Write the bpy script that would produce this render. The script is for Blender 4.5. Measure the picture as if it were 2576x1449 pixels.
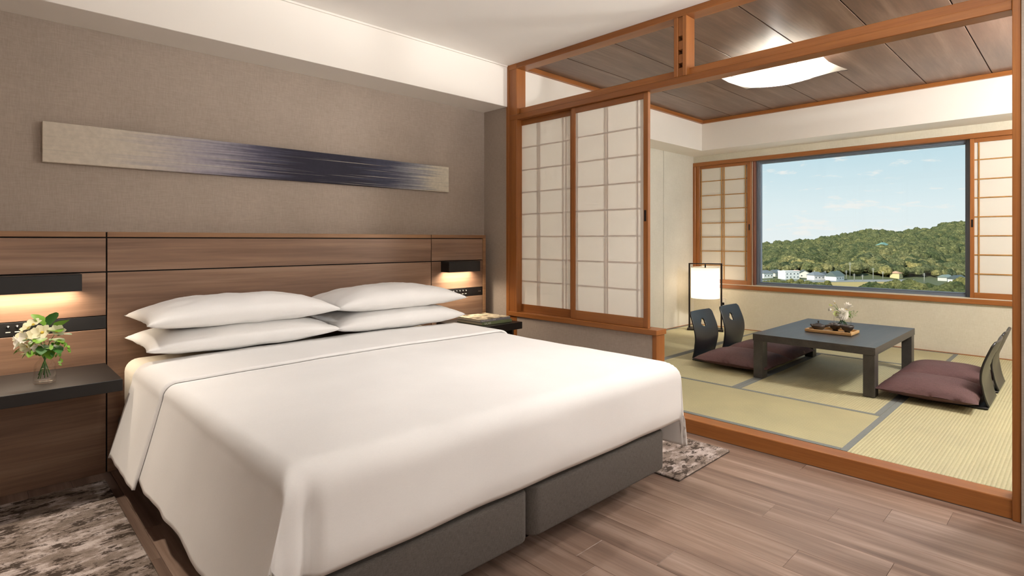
import bpy, bmesh, math, random
import numpy as np
from mathutils import Vector, Matrix, noise
random.seed(7)
for o_ in list(bpy.data.objects): bpy.data.objects.remove(o_)
SC = bpy.context.scene
COL = SC.collection
PI = math.pi

# ------------------------------------------------------------------ camera
CAM_A = math.atan2(1452, 1405)
camd = bpy.data.cameras.new('camera'); cam = bpy.data.objects.new('camera', camd); COL.objects.link(cam)
cam.location = (0, 0, 1.12); cam.rotation_euler = (PI/2, 0, CAM_A-PI/2)
camd.sensor_width = 36; camd.lens = 1405/2576*36; camd.shift_y = (605-724.5)/2576
camd.clip_start = .05; camd.clip_end = 5000
SC.camera = cam
# ------------------------------------------------------------------ view
vs = SC.view_settings
vs.view_transform = 'Standard'; vs.look = 'None'; vs.gamma = 1; vs.use_curve_mapping = False
vs.exposure = 0.0
# ------------------------------------------------------------------ sky
W = bpy.data.worlds.new('World'); SC.world = W; W.use_nodes = True
nt = W.node_tree; nt.nodes.clear()
def N(t, typ, **kw):
    n = t.nodes.new(typ)
    for k, v in kw.items(): setattr(n, k, v)
    return n
tc = N(nt, 'ShaderNodeTexCoord'); sep = N(nt, 'ShaderNodeSeparateXYZ'); ramp = N(nt, 'ShaderNodeValToRGB')
nt.links.new(tc.outputs['Generated'], sep.inputs[0]); nt.links.new(sep.outputs['Z'], ramp.inputs[0])
cr = ramp.color_ramp
cr.elements[0].position = 0.0; cr.elements[0].color = (.86, .91, .92, 1)
cr.elements[1].position = 1.0; cr.elements[1].color = (.24, .44, .66, 1)
for p, c in ((.05, (.80, .90, .925, 1)), (.14, (.56, .755, .84, 1)), (.35, (.40, .62, .78, 1))):
    e = cr.elements.new(p); e.color = c
mp = N(nt, 'ShaderNodeMapping'); mp.inputs['Scale'].default_value = (16, 16, 60); mp.inputs['Location'].default_value = (3.3, 1.1, .4)
nz = N(nt, 'ShaderNodeTexNoise'); nz.inputs['Scale'].default_value = 1.0; nz.inputs['Detail'].default_value = 7; nz.inputs['Roughness'].default_value = .62
r2 = N(nt, 'ShaderNodeValToRGB'); r2.color_ramp.elements[0].position = .555; r2.color_ramp.elements[1].position = .645
r2.color_ramp.elements[1].color = (.8, .8, .8, 1)
mx = N(nt, 'ShaderNodeMixRGB'); mx.inputs[2].default_value = (.95, .93, .90, 1)
nt.links.new(tc.outputs['Generated'], mp.inputs[0]); nt.links.new(mp.outputs[0], nz.inputs[0]); nt.links.new(nz.outputs[0], r2.inputs[0])
nt.links.new(r2.outputs[0], mx.inputs[0]); nt.links.new(ramp.outputs[0], mx.inputs[1])
bg = N(nt, 'ShaderNodeBackground'); bg.inputs[1].default_value = 1.0
wo = N(nt, 'ShaderNodeOutputWorld'); nt.links.new(mx.outputs[0], bg.inputs[0]); nt.links.new(bg.outputs[0], wo.inputs[0])
# ------------------------------------------------------------------ sun
sd = bpy.data.lights.new('sun', 'SUN'); sd.energy = 5.0; sd.angle = .01; sd.color = (1, .93, .80)
sun = bpy.data.objects.new('sun', sd); COL.objects.link(sun)
sun.rotation_euler = (Vector((.78, -.12, -.60))).to_track_quat('-Z', 'Y').to_euler()   # shines from behind the building
# light levels
P_UP = 330
P_BED, P_REAR, P_CEIL, P_FLOOR_LAMP, P_SCONCE, P_TDOWN = 34, 50, 75, 8, 3.0, 165

# ------------------------------------------------------------------ helpers
WPOS = {}
def hexc(h, a=1):
    h = h.lstrip('#'); c = [int(h[i:i+2], 16)/255 for i in (0, 2, 4)]
    return tuple(((x/12.92) if x <= .04045 else ((x+.055)/1.055)**2.4) for x in c)+(a,)
def tag(o, label=None, cat=None, group=None, kind=None):
    if label: o['label'] = label
    if cat: o['category'] = cat
    if group: o['group'] = group
    if kind: o['kind'] = kind
    return o
def empty(name, loc=(0, 0, 0), label=None, cat=None, group=None, kind=None):
    o = bpy.data.objects.new(name, None); COL.objects.link(o); o.location = loc; o.empty_display_size = .1
    WPOS[o] = Vector(loc)
    return tag(o, label, cat, group, kind)
def link(name, me, mat, parent=None, smooth=False, center=True, label=None, cat=None, group=None, kind=None):
    """mesh is in world coordinates; the object gets its origin in the middle of it"""
    n = len(me.vertices)
    if center and n:
        a = np.empty(n*3); me.vertices.foreach_get('co', a); a = a.reshape(-1, 3)
        c = (a.min(0)+a.max(0))/2
        me.vertices.foreach_set('co', (a-c).ravel()); c = Vector(c)
    else: c = Vector((0, 0, 0))
    if mat is not None: me.materials.append(mat)
    if smooth: me.polygons.foreach_set('use_smooth', [True]*len(me.polygons))
    me.update()
    o = bpy.data.objects.new(name, me); COL.objects.link(o)
    WPOS[o] = c.copy()
    if parent is not None:
        o.parent = parent; o.location = c-WPOS[parent]
    else: o.location = c
    return tag(o, label, cat, group, kind)
def copy_tree(o, parent=None):
    c = o.copy(); COL.objects.link(c)
    if parent is not None: c.parent = parent
    for ch in list(o.children): copy_tree(ch, c)
    return c
def bm_mesh(bm):
    me = bpy.data.meshes.new('m'); bm.to_mesh(me); bm.free(); return me
def bm_box(bm, x0, x1, y0, y1, z0, z1, bevel=0, seg=1, M=None):
    r = bmesh.ops.create_cube(bm, size=1)
    vs_ = r['verts']
    for v in vs_:
        v.co = Vector(((x0+x1)/2+v.co.x*(x1-x0), (y0+y1)/2+v.co.y*(y1-y0), (z0+z1)/2+v.co.z*(z1-z0)))
    if bevel > 0:
        es = set()
        for v in vs_: es.update(v.link_edges)
        rr = bmesh.ops.bevel(bm, geom=list(es), offset=bevel, segments=seg, profile=.5, affect='EDGES')
        vs_ = set(rr['verts'])
        for f in rr['faces']: vs_.update(f.verts)
    if M is not None:
        bmesh.ops.transform(bm, matrix=M, verts=list(vs_))
    return vs_
def box(name, x0, x1, y0, y1, z0, z1, mat, parent=None, bevel=.002, seg=1, M=None, **kw):
    bm = bmesh.new(); bm_box(bm, min(x0, x1), max(x0, x1), min(y0, y1), max(y0, y1), min(z0, z1), max(z0, z1), bevel, seg)
    if M is not None: bm.transform(M)
    return link(name, bm_mesh(bm), mat, parent, smooth=False, **kw)
def rbox(name, x0, x1, y0, y1, z0, z1, mat, parent=None, r=.03, seg=5, sub=0, **kw):
    bm = bmesh.new(); bm_box(bm, x0, x1, y0, y1, z0, z1, r, seg)
    return link(name, bm_mesh(bm), mat, parent, smooth=True, **kw)
def bm_lathe(bm, prof, seg=32, M=None, closed=False):
    rings = []
    for r, z in prof:
        if r < 1e-6: rings.append([bm.verts.new((0, 0, z))])
        else: rings.append([bm.verts.new((r*math.cos(2*PI*i/seg), r*math.sin(2*PI*i/seg), z)) for i in range(seg)])
    for a, b in zip(rings[:-1], rings[1:]):
        for i in range(seg):
            j = (i+1) % seg
            try:
                if len(a) == 1 and len(b) == 1: continue
                if len(a) == 1: bm.faces.new((a[0], b[j], b[i]))
                elif len(b) == 1: bm.faces.new((a[i], a[j], b[0]))
                else: bm.faces.new((a[i], a[j], b[j], b[i]))
            except ValueError: pass
    vv = [v for r in rings for v in r]
    if M is not None: bmesh.ops.transform(bm, matrix=M, verts=vv)
    return vv
def lathe(name, prof, mat, parent=None, seg=32, M=None, loc=(0, 0, 0), **kw):
    bm = bmesh.new(); bm_lathe(bm, prof, seg, M); bm.transform(Matrix.Translation(loc))
    bmesh.ops.recalc_face_normals(bm, faces=bm.faces)
    return link(name, bm_mesh(bm), mat, parent, smooth=True, **kw)
def bm_tube(bm, pts, rad, seg=8, cap=True):
    pts = [Vector(p) for p in pts]; n = len(pts)
    rads = rad if isinstance(rad, (list, tuple)) else [rad]*n
    up = None; rings = []
    for i, p in enumerate(pts):
        d = (pts[min(i+1, n-1)]-pts[max(i-1, 0)]).normalized()
        if up is None:
            up = Vector((0, 0, 1)) if abs(d.z) < .9 else Vector((1, 0, 0))
        s = d.cross(up)
        if s.length < 1e-5: s = d.orthogonal()
        s.normalize(); up = s.cross(d).normalized()
        rings.append([bm.verts.new(p+(s*math.cos(2*PI*k/seg)+up*math.sin(2*PI*k/seg))*rads[i]) for k in range(seg)])
    for a, b in zip(rings[:-1], rings[1:]):
        for k in range(seg):
            j = (k+1) % seg; bm.faces.new((a[k], a[j], b[j], b[k]))
    if cap:
        bm.faces.new(rings[0][::-1]); bm.faces.new(rings[-1])
def tube(name, pts, rad, mat, parent=None, seg=8, **kw):
    bm = bmesh.new(); bm_tube(bm, pts, rad, seg)
    return link(name, bm_mesh(bm), mat, parent, smooth=True, **kw)
def grid_mesh(nu, nv, fn):
    vs_ = []; fs = []
    for j in range(nv+1):
        for i in range(nu+1): vs_.append(tuple(fn(i/nu, j/nv)))
    for j in range(nv):
        for i in range(nu):
            a = j*(nu+1)+i; fs.append((a, a+1, a+nu+2, a+nu+1))
    me = bpy.data.meshes.new('m'); me.from_pydata(vs_, [], fs); return me
def prism_mesh(poly, axis, a0, a1):
    """2D polygon extruded along axis ('x','y','z')"""
    bm = bmesh.new()
    def P(p, a):
        return {'x': (a, p[0], p[1]), 'y': (p[0], a, p[1]), 'z': (p[0], p[1], a)}[axis]
    A = [bm.verts.new(P(p, a0)) for p in poly]; B = [bm.verts.new(P(p, a1)) for p in poly]
    bm.faces.new(A[::-1]); bm.faces.new(B); n = len(poly)
    for i in range(n): bm.faces.new((A[i], A[(i+1) % n], B[(i+1) % n], B[i]))
    bmesh.ops.recalc_face_normals(bm, faces=bm.faces)
    return bm_mesh(bm)
def text_mesh(body, size, M, sx=1):
    cu = bpy.data.curves.new('t', 'FONT'); cu.body = body; cu.size = size; cu.extrude = .0002; cu.align_x = 'LEFT'
    o = bpy.data.objects.new('t', cu); COL.objects.link(o)
    dg = bpy.context.evaluated_depsgraph_get(); me = bpy.data.meshes.new_from_object(o.evaluated_get(dg))
    bpy.data.objects.remove(o)
    me.transform(Matrix.Diagonal((sx, 1, 1, 1))); me.transform(M); me.materials.clear()
    return me

# ------------------------------------------------------------------ materials
def mat_new(name):
    m = bpy.data.materials.new(name); m.use_nodes = True
    t = m.node_tree; b = t.nodes['Principled BSDF']
    return m, t, b
def plain(name, col, rough=.5, metal=0, spec=.5, bump=None):
    m, t, b = mat_new(name); b.inputs['Base Color'].default_value = hexc(col) if isinstance(col, str) else tuple(col)+(1,)
    b.inputs['Roughness'].default_value = rough; b.inputs['Metallic'].default_value = metal; b.inputs['Specular IOR Level'].default_value = spec
    if bump:
        n = N(t, 'ShaderNodeTexNoise'); n.inputs['Scale'].default_value = bump[0]; n.inputs['Detail'].default_value = 4
        tcn = N(t, 'ShaderNodeTexCoord'); t.links.new(tcn.outputs['Object'], n.inputs[0])
        bp = N(t, 'ShaderNodeBump'); bp.inputs['Strength'].default_value = bump[1]; bp.inputs['Distance'].default_value = bump[2]
        t.links.new(n.outputs[0], bp.inputs['Height']); t.links.new(bp.outputs[0], b.inputs['Normal'])
    return m
def objvec(t, scale, rnd=True):
    """object coordinates, shifted by a random amount per object, then scaled"""
    tcn = N(t, 'ShaderNodeTexCoord'); mpn = N(t, 'ShaderNodeMapping'); mpn.inputs['Scale'].default_value = scale
    if rnd:
        oi = N(t, 'ShaderNodeObjectInfo'); mul = N(t, 'ShaderNodeMath', operation='MULTIPLY'); mul.inputs[1].default_value = 37.0
        t.links.new(oi.outputs['Random'], mul.inputs[0])
        ad = N(t, 'ShaderNodeVectorMath', operation='ADD'); t.links.new(tcn.outputs['Object'], ad.inputs[0]); t.links.new(mul.outputs[0], ad.inputs[1])
        t.links.new(ad.outputs[0], mpn.inputs[0])
    else: t.links.new(tcn.outputs['Object'], mpn.inputs[0])
    return mpn.outputs[0]
def rampn(t, src, stops):
    r = N(t, 'ShaderNodeValToRGB'); c = r.color_ramp
    c.elements[0].position, c.elements[0].color = stops[0]; c.elements[1].position, c.elements[1].color = stops[-1]
    for p, cc in stops[1:-1]:
        e = c.elements.new(p); e.color = cc
    t.links.new(src, r.inputs[0]); return r.outputs[0]
def mixc(t, fac, a, b, mode='MIX'):
    m = N(t, 'ShaderNodeMixRGB', blend_type=mode)
    for k, v in ((0, fac), (1, a), (2, b)):
        if hasattr(v, 'links') or hasattr(v, 'is_linked'): t.links.new(v, m.inputs[k])
        else: m.inputs[k].default_value = v
    return m.outputs[0]
def wood(name, dark, mid, light, axis='x', rough=.45, fine=90, broad=5, stretch=14, vary=.12, bump=.12, spec=.4):
    m, t, b = mat_new(name)
    i = 'xyz'.index(axis)
    def sc(s, st):
        v = [s, s, s]; v[i] = s/st; return v
    n1 = N(t, 'ShaderNodeTexNoise'); n1.inputs['Scale'].default_value = 1; n1.inputs['Detail'].default_value = 5; n1.inputs['Roughness'].default_value = .6; n1.inputs['Distortion'].default_value = .4
    t.links.new(objvec(t, sc(broad, stretch)), n1.inputs[0])
    n2 = N(t, 'ShaderNodeTexNoise'); n2.inputs['Scale'].default_value = 1; n2.inputs['Detail'].default_value = 6; n2.inputs['Roughness'].default_value = .7
    t.links.new(objvec(t, sc(fine, stretch*2.2)), n2.inputs[0])
    c1 = rampn(t, n1.outputs[0], [(.3, hexc(dark)), (.52, hexc(mid)), (.72, hexc(light))])
    c2 = rampn(t, n2.outputs[0], [(.3, (.62, .62, .62, 1)), (.6, (1.06, 1.06, 1.06, 1))])
    c = mixc(t, .55, c1, c2, 'MULTIPLY')
    oi = N(t, 'ShaderNodeObjectInfo')
    v = rampn(t, oi.outputs['Random'], [(0, (1-vary,)*3+(1,)), (1, (1+vary,)*3+(1,))])
    c = mixc(t, 1, c, v, 'MULTIPLY')
    t.links.new(c, b.inputs['Base Color']); b.inputs['Roughness'].default_value = rough; b.inputs['Specular IOR Level'].default_value = spec
    bp = N(t, 'ShaderNodeBump'); bp.inputs['Strength'].default_value = bump; bp.inputs['Distance'].default_value = .001
    t.links.new(n2.outputs[0], bp.inputs['Height']); t.links.new(bp.outputs[0], b.inputs['Normal'])
    return m
def linen(name, c0, c1, scale=420, rough=.9, bump=.25, big=3, spec=.2, axes=('x', 'z'), dist=.001):
    """woven cloth: two sets of stretched threads crossing"""
    m, t, b = mat_new(name)
    outs = []
    for ax in axes:
        v = [scale, scale, scale]; v['xyz'.index(ax)] = scale/14
        n = N(t, 'ShaderNodeTexNoise'); n.inputs['Scale'].default_value = 1; n.inputs['Detail'].default_value = 2
        t.links.new(objvec(t, v, False), n.inputs[0]); outs.append(n.outputs[0])
    ad = N(t, 'ShaderNodeMath', operation='ADD'); t.links.new(outs[0], ad.inputs[0]); t.links.new(outs[1], ad.inputs[1])
    hf = N(t, 'ShaderNodeMath', operation='MULTIPLY'); t.links.new(ad.outputs[0], hf.inputs[0]); hf.inputs[1].default_value = .5
    c = rampn(t, hf.outputs[0], [(.34, hexc(c0)), (.66, hexc(c1))])
    n3 = N(t, 'ShaderNodeTexNoise'); n3.inputs['Scale'].default_value = 1; n3.inputs['Detail'].default_value = 3
    t.links.new(objvec(t, (big, big, big), False), n3.inputs[0])
    c = mixc(t, 1, c, rampn(t, n3.outputs[0], [(.3, (.95, .95, .95, 1)), (.7, (1.04, 1.04, 1.04, 1))]), 'MULTIPLY')
    t.links.new(c, b.inputs['Base Color']); b.inputs['Roughness'].default_value = rough; b.inputs['Specular IOR Level'].default_value = spec
    bp = N(t, 'ShaderNodeBump'); bp.inputs['Strength'].default_value = bump; bp.inputs['Distance'].default_value = dist
    t.links.new(hf.outputs[0], bp.inputs['Height']); t.links.new(bp.outputs[0], b.inputs['Normal'])
    return m
def tatami(name, axis, c0, c1):
    """rush ridges running along axis"""
    m, t, b = mat_new(name)
    other = 'y' if axis == 'x' else 'x'
    wv = N(t, 'ShaderNodeTexWave', wave_type='BANDS', bands_direction=other.upper(), wave_profile='SIN')
    wv.inputs['Scale'].default_value = 1; wv.inputs['Distortion'].default_value = 0
    k = 2*PI/.0155/20
    t.links.new(objvec(t, (k, k, k), False), wv.inputs[0])
    v = [90, 90, 90]; v['xyz'.index(axis)] = 500
    n = N(t, 'ShaderNodeTexNoise'); n.inputs['Scale'].default_value = 1; n.inputs['Detail'].default_value = 3
    t.links.new(objvec(t, v), n.inputs[0])
    n2 = N(t, 'ShaderNodeTexNoise'); n2.inputs['Scale'].default_value = 1; n2.inputs['Detail'].default_value = 3
    t.links.new(objvec(t, (4, 4, 4)), n2.inputs[0])
    c = rampn(t, n.outputs[0], [(.3, hexc(c0)), (.7, hexc(c1))])
    c = mixc(t, 1, c, rampn(t, wv.outputs['Fac'], [(0, (.80, .80, .76, 1)), (.35, (1, 1, 1, 1))]), 'MULTIPLY')
    c = mixc(t, 1, c, rampn(t, n2.outputs[0], [(.3, (.93, .93, .93, 1)), (.7, (1.05, 1.05, 1.02, 1))]), 'MULTIPLY')
    t.links.new(c, b.inputs['Base Color']); b.inputs['Roughness'].default_value = .55; b.inputs['Specular IOR Level'].default_value = .35
    ad = N(t, 'ShaderNodeMath', operation='MULTIPLY_ADD'); t.links.new(n.outputs[0], ad.inputs[0]); ad.inputs[1].default_value = .3; t.links.new(wv.outputs['Fac'], ad.inputs[2])
    bp = N(t, 'ShaderNodeBump'); bp.inputs['Strength'].default_value = .8; bp.inputs['Distance'].default_value = .0012
    t.links.new(ad.outputs[0], bp.inputs['Height']); t.links.new(bp.outputs[0], b.inputs['Normal'])
    return m
def sheer(name, col, trans=.45, clear=0.0, rough=.9):
    """thin paper or fabric that lets light through"""
    m = bpy.data.materials.new(name); m.use_nodes = True; t = m.node_tree; t.nodes.clear()
    d = N(t, 'ShaderNodeBsdfDiffuse'); tr = N(t, 'ShaderNodeBsdfTranslucent'); mxs = N(t, 'ShaderNodeMixShader'); out = N(t, 'ShaderNodeOutputMaterial')
    d.inputs[0].default_value = hexc(col); tr.inputs[0].default_value = hexc(col); mxs.inputs[0].default_value = trans
    t.links.new(d.outputs[0], mxs.inputs[1]); t.links.new(tr.outputs[0], mxs.inputs[2]); last = mxs.outputs[0]
    if clear:
        tp = N(t, 'ShaderNodeBsdfTransparent'); m2 = N(t, 'ShaderNodeMixShader'); m2.inputs[0].default_value = clear
        t.links.new(last, m2.inputs[1]); t.links.new(tp.outputs[0], m2.inputs[2]); last = m2.outputs[0]
    t.links.new(last, out.inputs[0]); return m
def pane_mat(name, tint=(.97, .985, .98), base=.03):
    m = bpy.data.materials.new(name); m.use_nodes = True; t = m.node_tree; t.nodes.clear()
    tp = N(t, 'ShaderNodeBsdfTransparent'); tp.inputs[0].default_value = tint+(1,)
    g = N(t, 'ShaderNodeBsdfGlossy'); g.inputs['Roughness'].default_value = .02
    lwn = N(t, 'ShaderNodeLayerWeight'); lwn.inputs[0].default_value = .5
    pw_ = N(t, 'ShaderNodeMath', operation='POWER'); t.links.new(lwn.outputs['Facing'], pw_.inputs[0]); pw_.inputs[1].default_value = 4
    lw = N(t, 'ShaderNodeMath', operation='MULTIPLY_ADD'); t.links.new(pw_.outputs[0], lw.inputs[0]); lw.inputs[1].default_value = .45; lw.inputs[2].default_value = base
    mxs = N(t, 'ShaderNodeMixShader'); out = N(t, 'ShaderNodeOutputMaterial')
    t.links.new(lw.outputs[0], mxs.inputs[0]); t.links.new(tp.outputs[0], mxs.inputs[1]); t.links.new(g.outputs[0], mxs.inputs[2]); t.links.new(mxs.outputs[0], out.inputs[0])
    return m
def emis(name, col, st):
    m = bpy.data.materials.new(name); m.use_nodes = True; t = m.node_tree; t.nodes.clear()
    e = N(t, 'ShaderNodeEmission'); e.inputs[0].default_value = col+(1,); e.inputs[1].default_value = st
    out = N(t, 'ShaderNodeOutputMaterial'); t.links.new(e.outputs[0], out.inputs[0]); return m

M = {}
M['wallpaper'] = linen('wallpaper', '#9d9084', '#ae9f93', axes=('x', 'z'))
M['wallpaper_y'] = linen('wallpaper_y', '#9d9084', '#ae9f93', axes=('y', 'z'))
M['t_wall_y'] = linen('t_wall_y', '#cfc8b4', '#dcd6c5', axes=('y', 'z'))
M['t_wall_x'] = linen('t_wall_x', '#d0ccc0', '#dcd8cd', axes=('x', 'z'))
M['white'] = plain('white_paint', '#efe9e1', .8, bump=(60, .08, .001))
M['ceil'] = plain('ceiling_paint', '#f5f1ec', .85, bump=(80, .08, .001))
M['walnut'] = wood('walnut', '#6b4f3e', '#8a6b56', '#a78a74', 'x', .42, 95, 8, 18, .05, bump=.2)
M['walnut_edge'] = wood('walnut_edge', '#7d5a40', '#96704f', '#a5805f', 'x', .45, 90, 7, 14, .04)
M['cedar_x'] = wood('cedar_x', '#854f25', '#995f2f', '#a96e3b', 'x', .35, 120, 6, 18, .05)
M['cedar_y'] = wood('cedar_y', '#854f25', '#995f2f', '#a96e3b', 'y', .35, 120, 6, 18, .05)
M['cedar_z'] = wood('cedar_z', '#854f25', '#995f2f', '#a96e3b', 'z', .35, 120, 6, 18, .05)
M['kumiko'] = wood('kumiko_wood', '#a57233', '#b4813f', '#c08f4c', 'z', .45, 120, 6, 12, .04)
M['tceil'] = wood('ceiling_board_wood', '#5e4438', '#6f5446', '#866b5c', 'x', .36, 70, 11, 10, .05, bump=.3)
M['plank'] = wood('floor_plank_wood', '#705a4e', '#917869', '#b09788', 'y', .38, 110, 14, 18, .12)
M['tat_x'] = tatami('tatami_ridges_x', 'x', '#b3aa84', '#c6bf9c')
M['tat_y'] = tatami('tatami_ridges_y', 'y', '#aea580', '#bfb793')
M['heri'] = linen('heri_cloth', '#6d7070', '#80837f', 700, .8, .3, axes=('x', 'y'))
M['black'] = plain('black_laminate', '#110f0f', .42, bump=(200, .1, .0005))
M['blackwood'] = wood('black_wood', '#120f0e', '#191513', '#231d1a', 'x', .45, 120, 8, 16, .03)
M['gap'] = plain('shadow_gap', '#0d0b0a', .8)
M['table'] = wood('table_lacquer', '#3b3836', '#45423f', '#514d49', 'x', .40, 140, 8, 14, .02, spec=.3)
M['lacquer'] = plain('dark_lacquer', '#1c1b1d', .33, spec=.5)
M['basefab'] = linen('base_fabric', '#4d4844', '#6a645f', 900, .95, .5, axes=('x', 'z'))
M['sheet'] = linen('white_cotton', '#efedeb', '#f5f3f1', 1500, .9, .06, axes=('x', 'y'), big=2)
M['sheet_warm'] = linen('mattress_cotton', '#e9e0d0', '#f0e8da', 1500, .9, .06, axes=('x', 'y'), big=2)
M['cushion'] = linen('brown_weave', '#46302f', '#674a4a', 520, .75, .6, axes=('x', 'y'), spec=.35)
M['paper'] = sheer('shoji_paper', '#fcf9f4', .60, .12)
M['paper_w'] = sheer('window_shoji_paper', '#f7f3e9', .25)
M['shade'] = sheer('lamp_shade_fabric', '#f6efe4', .55)
M['acryl'] = sheer('lamp_washi_acrylic', '#f3efe2', .60)
M['glasspane'] = pane_mat('window_glass', base=.012)
M['vglass'] = pane_mat('vase_glass', (.985, .985, .975), .03)
M['alu'] = plain('dark_aluminium', '#69727e', .4, .15)
M['jamb'] = wood('dark_jamb_wood', '#6e4434', '#80513d', '#8d5c46', 'z', .35, 100, 6, 16, .03)
M['bronze'] = plain('dark_bronze', '#2a2320', .4, .6)
M['plate'] = plain('plastic_plate', '#d6cfc2', .5)
M['ink'] = plain('white_marks', '#d8d4cc', .6)
M['cordm'] = plain('black_cord', '#15130f', .5)
M['traywood'] = wood('tray_wood', '#bd935e', '#cda672', '#dbb988', 'y', .45, 120, 8, 14, .02)
M['clay'] = plain('dark_clay', '#2d241f', .42, bump=(300, .2, .0004))
M['clay_rim'] = plain('clay_rim', '#6b625a', .4)
M['stem'] = plain('green_stem', '#4f7030', .5)
M['leaf'] = plain('green_leaf', '#76a534', .5, spec=.4)
M['leaf2'] = plain('dark_leaf', '#3f6f30', .5, spec=.4)
M['petal'] = sheer('white_petal', '#f6f2e8', .25)
M['petal_y'] = sheer('cream_petal', '#f1eccb', .25)
M['yolk'] = plain('yellow_centre', '#e3c64e', .7)
M['petal_g'] = sheer('green_petal', '#d3dd9a', .3)

def art_mat():
    m, t, b = mat_new('painted_canvas')
    tcn = N(t, 'ShaderNodeTexCoord'); sp = N(t, 'ShaderNodeSeparateXYZ'); t.links.new(tcn.outputs['Object'], sp.inputs[0])
    # object coordinates: x from -1.19 to 1.19
    nb = N(t, 'ShaderNodeTexNoise'); nb.inputs['Scale'].default_value = 1; nb.inputs['Detail'].default_value = 5; nb.inputs['Roughness'].default_value = .65
    t.links.new(objvec(t, (1.6, 1, 95), False), nb.inputs[0])
    off = N(t, 'ShaderNodeMath', operation='MULTIPLY_ADD'); t.links.new(nb.outputs[0], off.inputs[0]); off.inputs[1].default_value = .85; t.links.new(sp.outputs['X'], off.inputs[2])
    mr = N(t, 'ShaderNodeMapRange'); mr.inputs[1].default_value = -1.19+.425; mr.inputs[2].default_value = 1.19+.425; t.links.new(off.outputs[0], mr.inputs[0])
    c = rampn(t, mr.outputs[0], [(0, hexc('#c8bcab')), (.13, hexc('#c2b7a8')), (.30, hexc('#98929b')), (.42, hexc('#4b4a5c')), (.50, hexc('#211f30')), (.68, hexc('#1f1e2e')), (.78, hexc('#3d3f52')), (.88, hexc('#8d8d93')), (.95, hexc('#c3bba9')), (1, hexc('#c8bfac'))])
    ns = N(t, 'ShaderNodeTexNoise'); ns.inputs['Scale'].default_value = 1; ns.inputs['Detail'].default_value = 3
    t.links.new(objvec(t, (1.1, 1, 170), False), ns.inputs[0])
    f = rampn(t, ns.outputs[0], [(.60, (0, 0, 0, 1)), (.70, (.8, .8, .8, 1))])
    c = mixc(t, f, c, hexc('#b5ad9f'))
    ng = N(t, 'ShaderNodeTexNoise'); ng.inputs['Scale'].default_value = 45; ng.inputs['Detail'].default_value = 6; t.links.new(tcn.outputs['Object'], ng.inputs[0])
    c = mixc(t, 1, c, rampn(t, ng.outputs[0], [(.3, (.9, .9, .9, 1)), (.7, (1.07, 1.07, 1.07, 1))]), 'MULTIPLY')
    t.links.new(c, b.inputs['Base Color']); b.inputs['Roughness'].default_value = .8
    bp = N(t, 'ShaderNodeBump'); bp.inputs['Strength'].default_value = .4; bp.inputs['Distance'].default_value = .002
    t.links.new(ng.outputs[0], bp.inputs['Height']); t.links.new(bp.outputs[0], b.inputs['Normal'])
    return m
M['art'] = art_mat()
def rug_mat():
    m, t, b = mat_new('distressed_rug')
    n1 = N(t, 'ShaderNodeTexNoise'); n1.inputs['Scale'].default_value = 1; n1.inputs['Detail'].default_value = 9; n1.inputs['Roughness'].default_value = .72
    t.links.new(objvec(t, (8, 15, 8)), n1.inputs[0])
    n2 = N(t, 'ShaderNodeTexNoise'); n2.inputs['Scale'].default_value = 1; n2.inputs['Detail'].default_value = 8; n2.inputs['Roughness'].default_value = .75
    t.links.new(objvec(t, (13, 26, 13)), n2.inputs[0])
    c = rampn(t, n1.outputs[0], [(.36, hexc('#786a60')), (.5, hexc('#93847a')), (.58, hexc('#bdaea7')), (.7, hexc('#cfc2bc'))])
    f = rampn(t, n2.outputs[0], [(.52, (0, 0, 0, 1)), (.56, (.95, .95, .95, 1))])
    c = mixc(t, f, c, hexc('#453a32'))
    n3 = N(t, 'ShaderNodeTexNoise'); n3.inputs['Scale'].default_value = 400; n3.inputs['Detail'].default_value = 2
    tcn = N(t, 'ShaderNodeTexCoord'); t.links.new(tcn.outputs['Object'], n3.inputs[0])
    c = mixc(t, 1, c, rampn(t, n3.outputs[0], [(.3, (.75, .75, .75, 1)), (.7, (1.15, 1.15, 1.15, 1))]), 'MULTIPLY')
    t.links.new(c, b.inputs['Base Color']); b.inputs['Roughness'].default_value = .95; b.inputs['Specular IOR Level'].default_value = .1
    bp = N(t, 'ShaderNodeBump'); bp.inputs['Strength'].default_value = .6; bp.inputs['Distance'].default_value = .003
    t.links.new(n3.outputs[0], bp.inputs['Height']); t.links.new(bp.outputs[0], b.inputs['Normal'])
    return m
M['rug'] = rug_mat()
M['rugedge'] = plain('rug_edge', '#3c342c', .9)

# ------------------------------------------------------------------ key dimensions (metres)
YW, YH, XP = 3.426, 3.302, 3.0          # bedroom back wall, headboard face, partition face
ZC, ZS = 2.478, 2.160                   # bedroom ceiling, soffit bottom
XWIN, YTL, ZTC, ZT = 6.50, 3.445, 2.51, .08   # window wall, tatami left wall, tatami ceiling, tatami floor
XL, YR, YTR = -1.7, -2.6, -.78                     # bedroom left and rear walls

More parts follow.
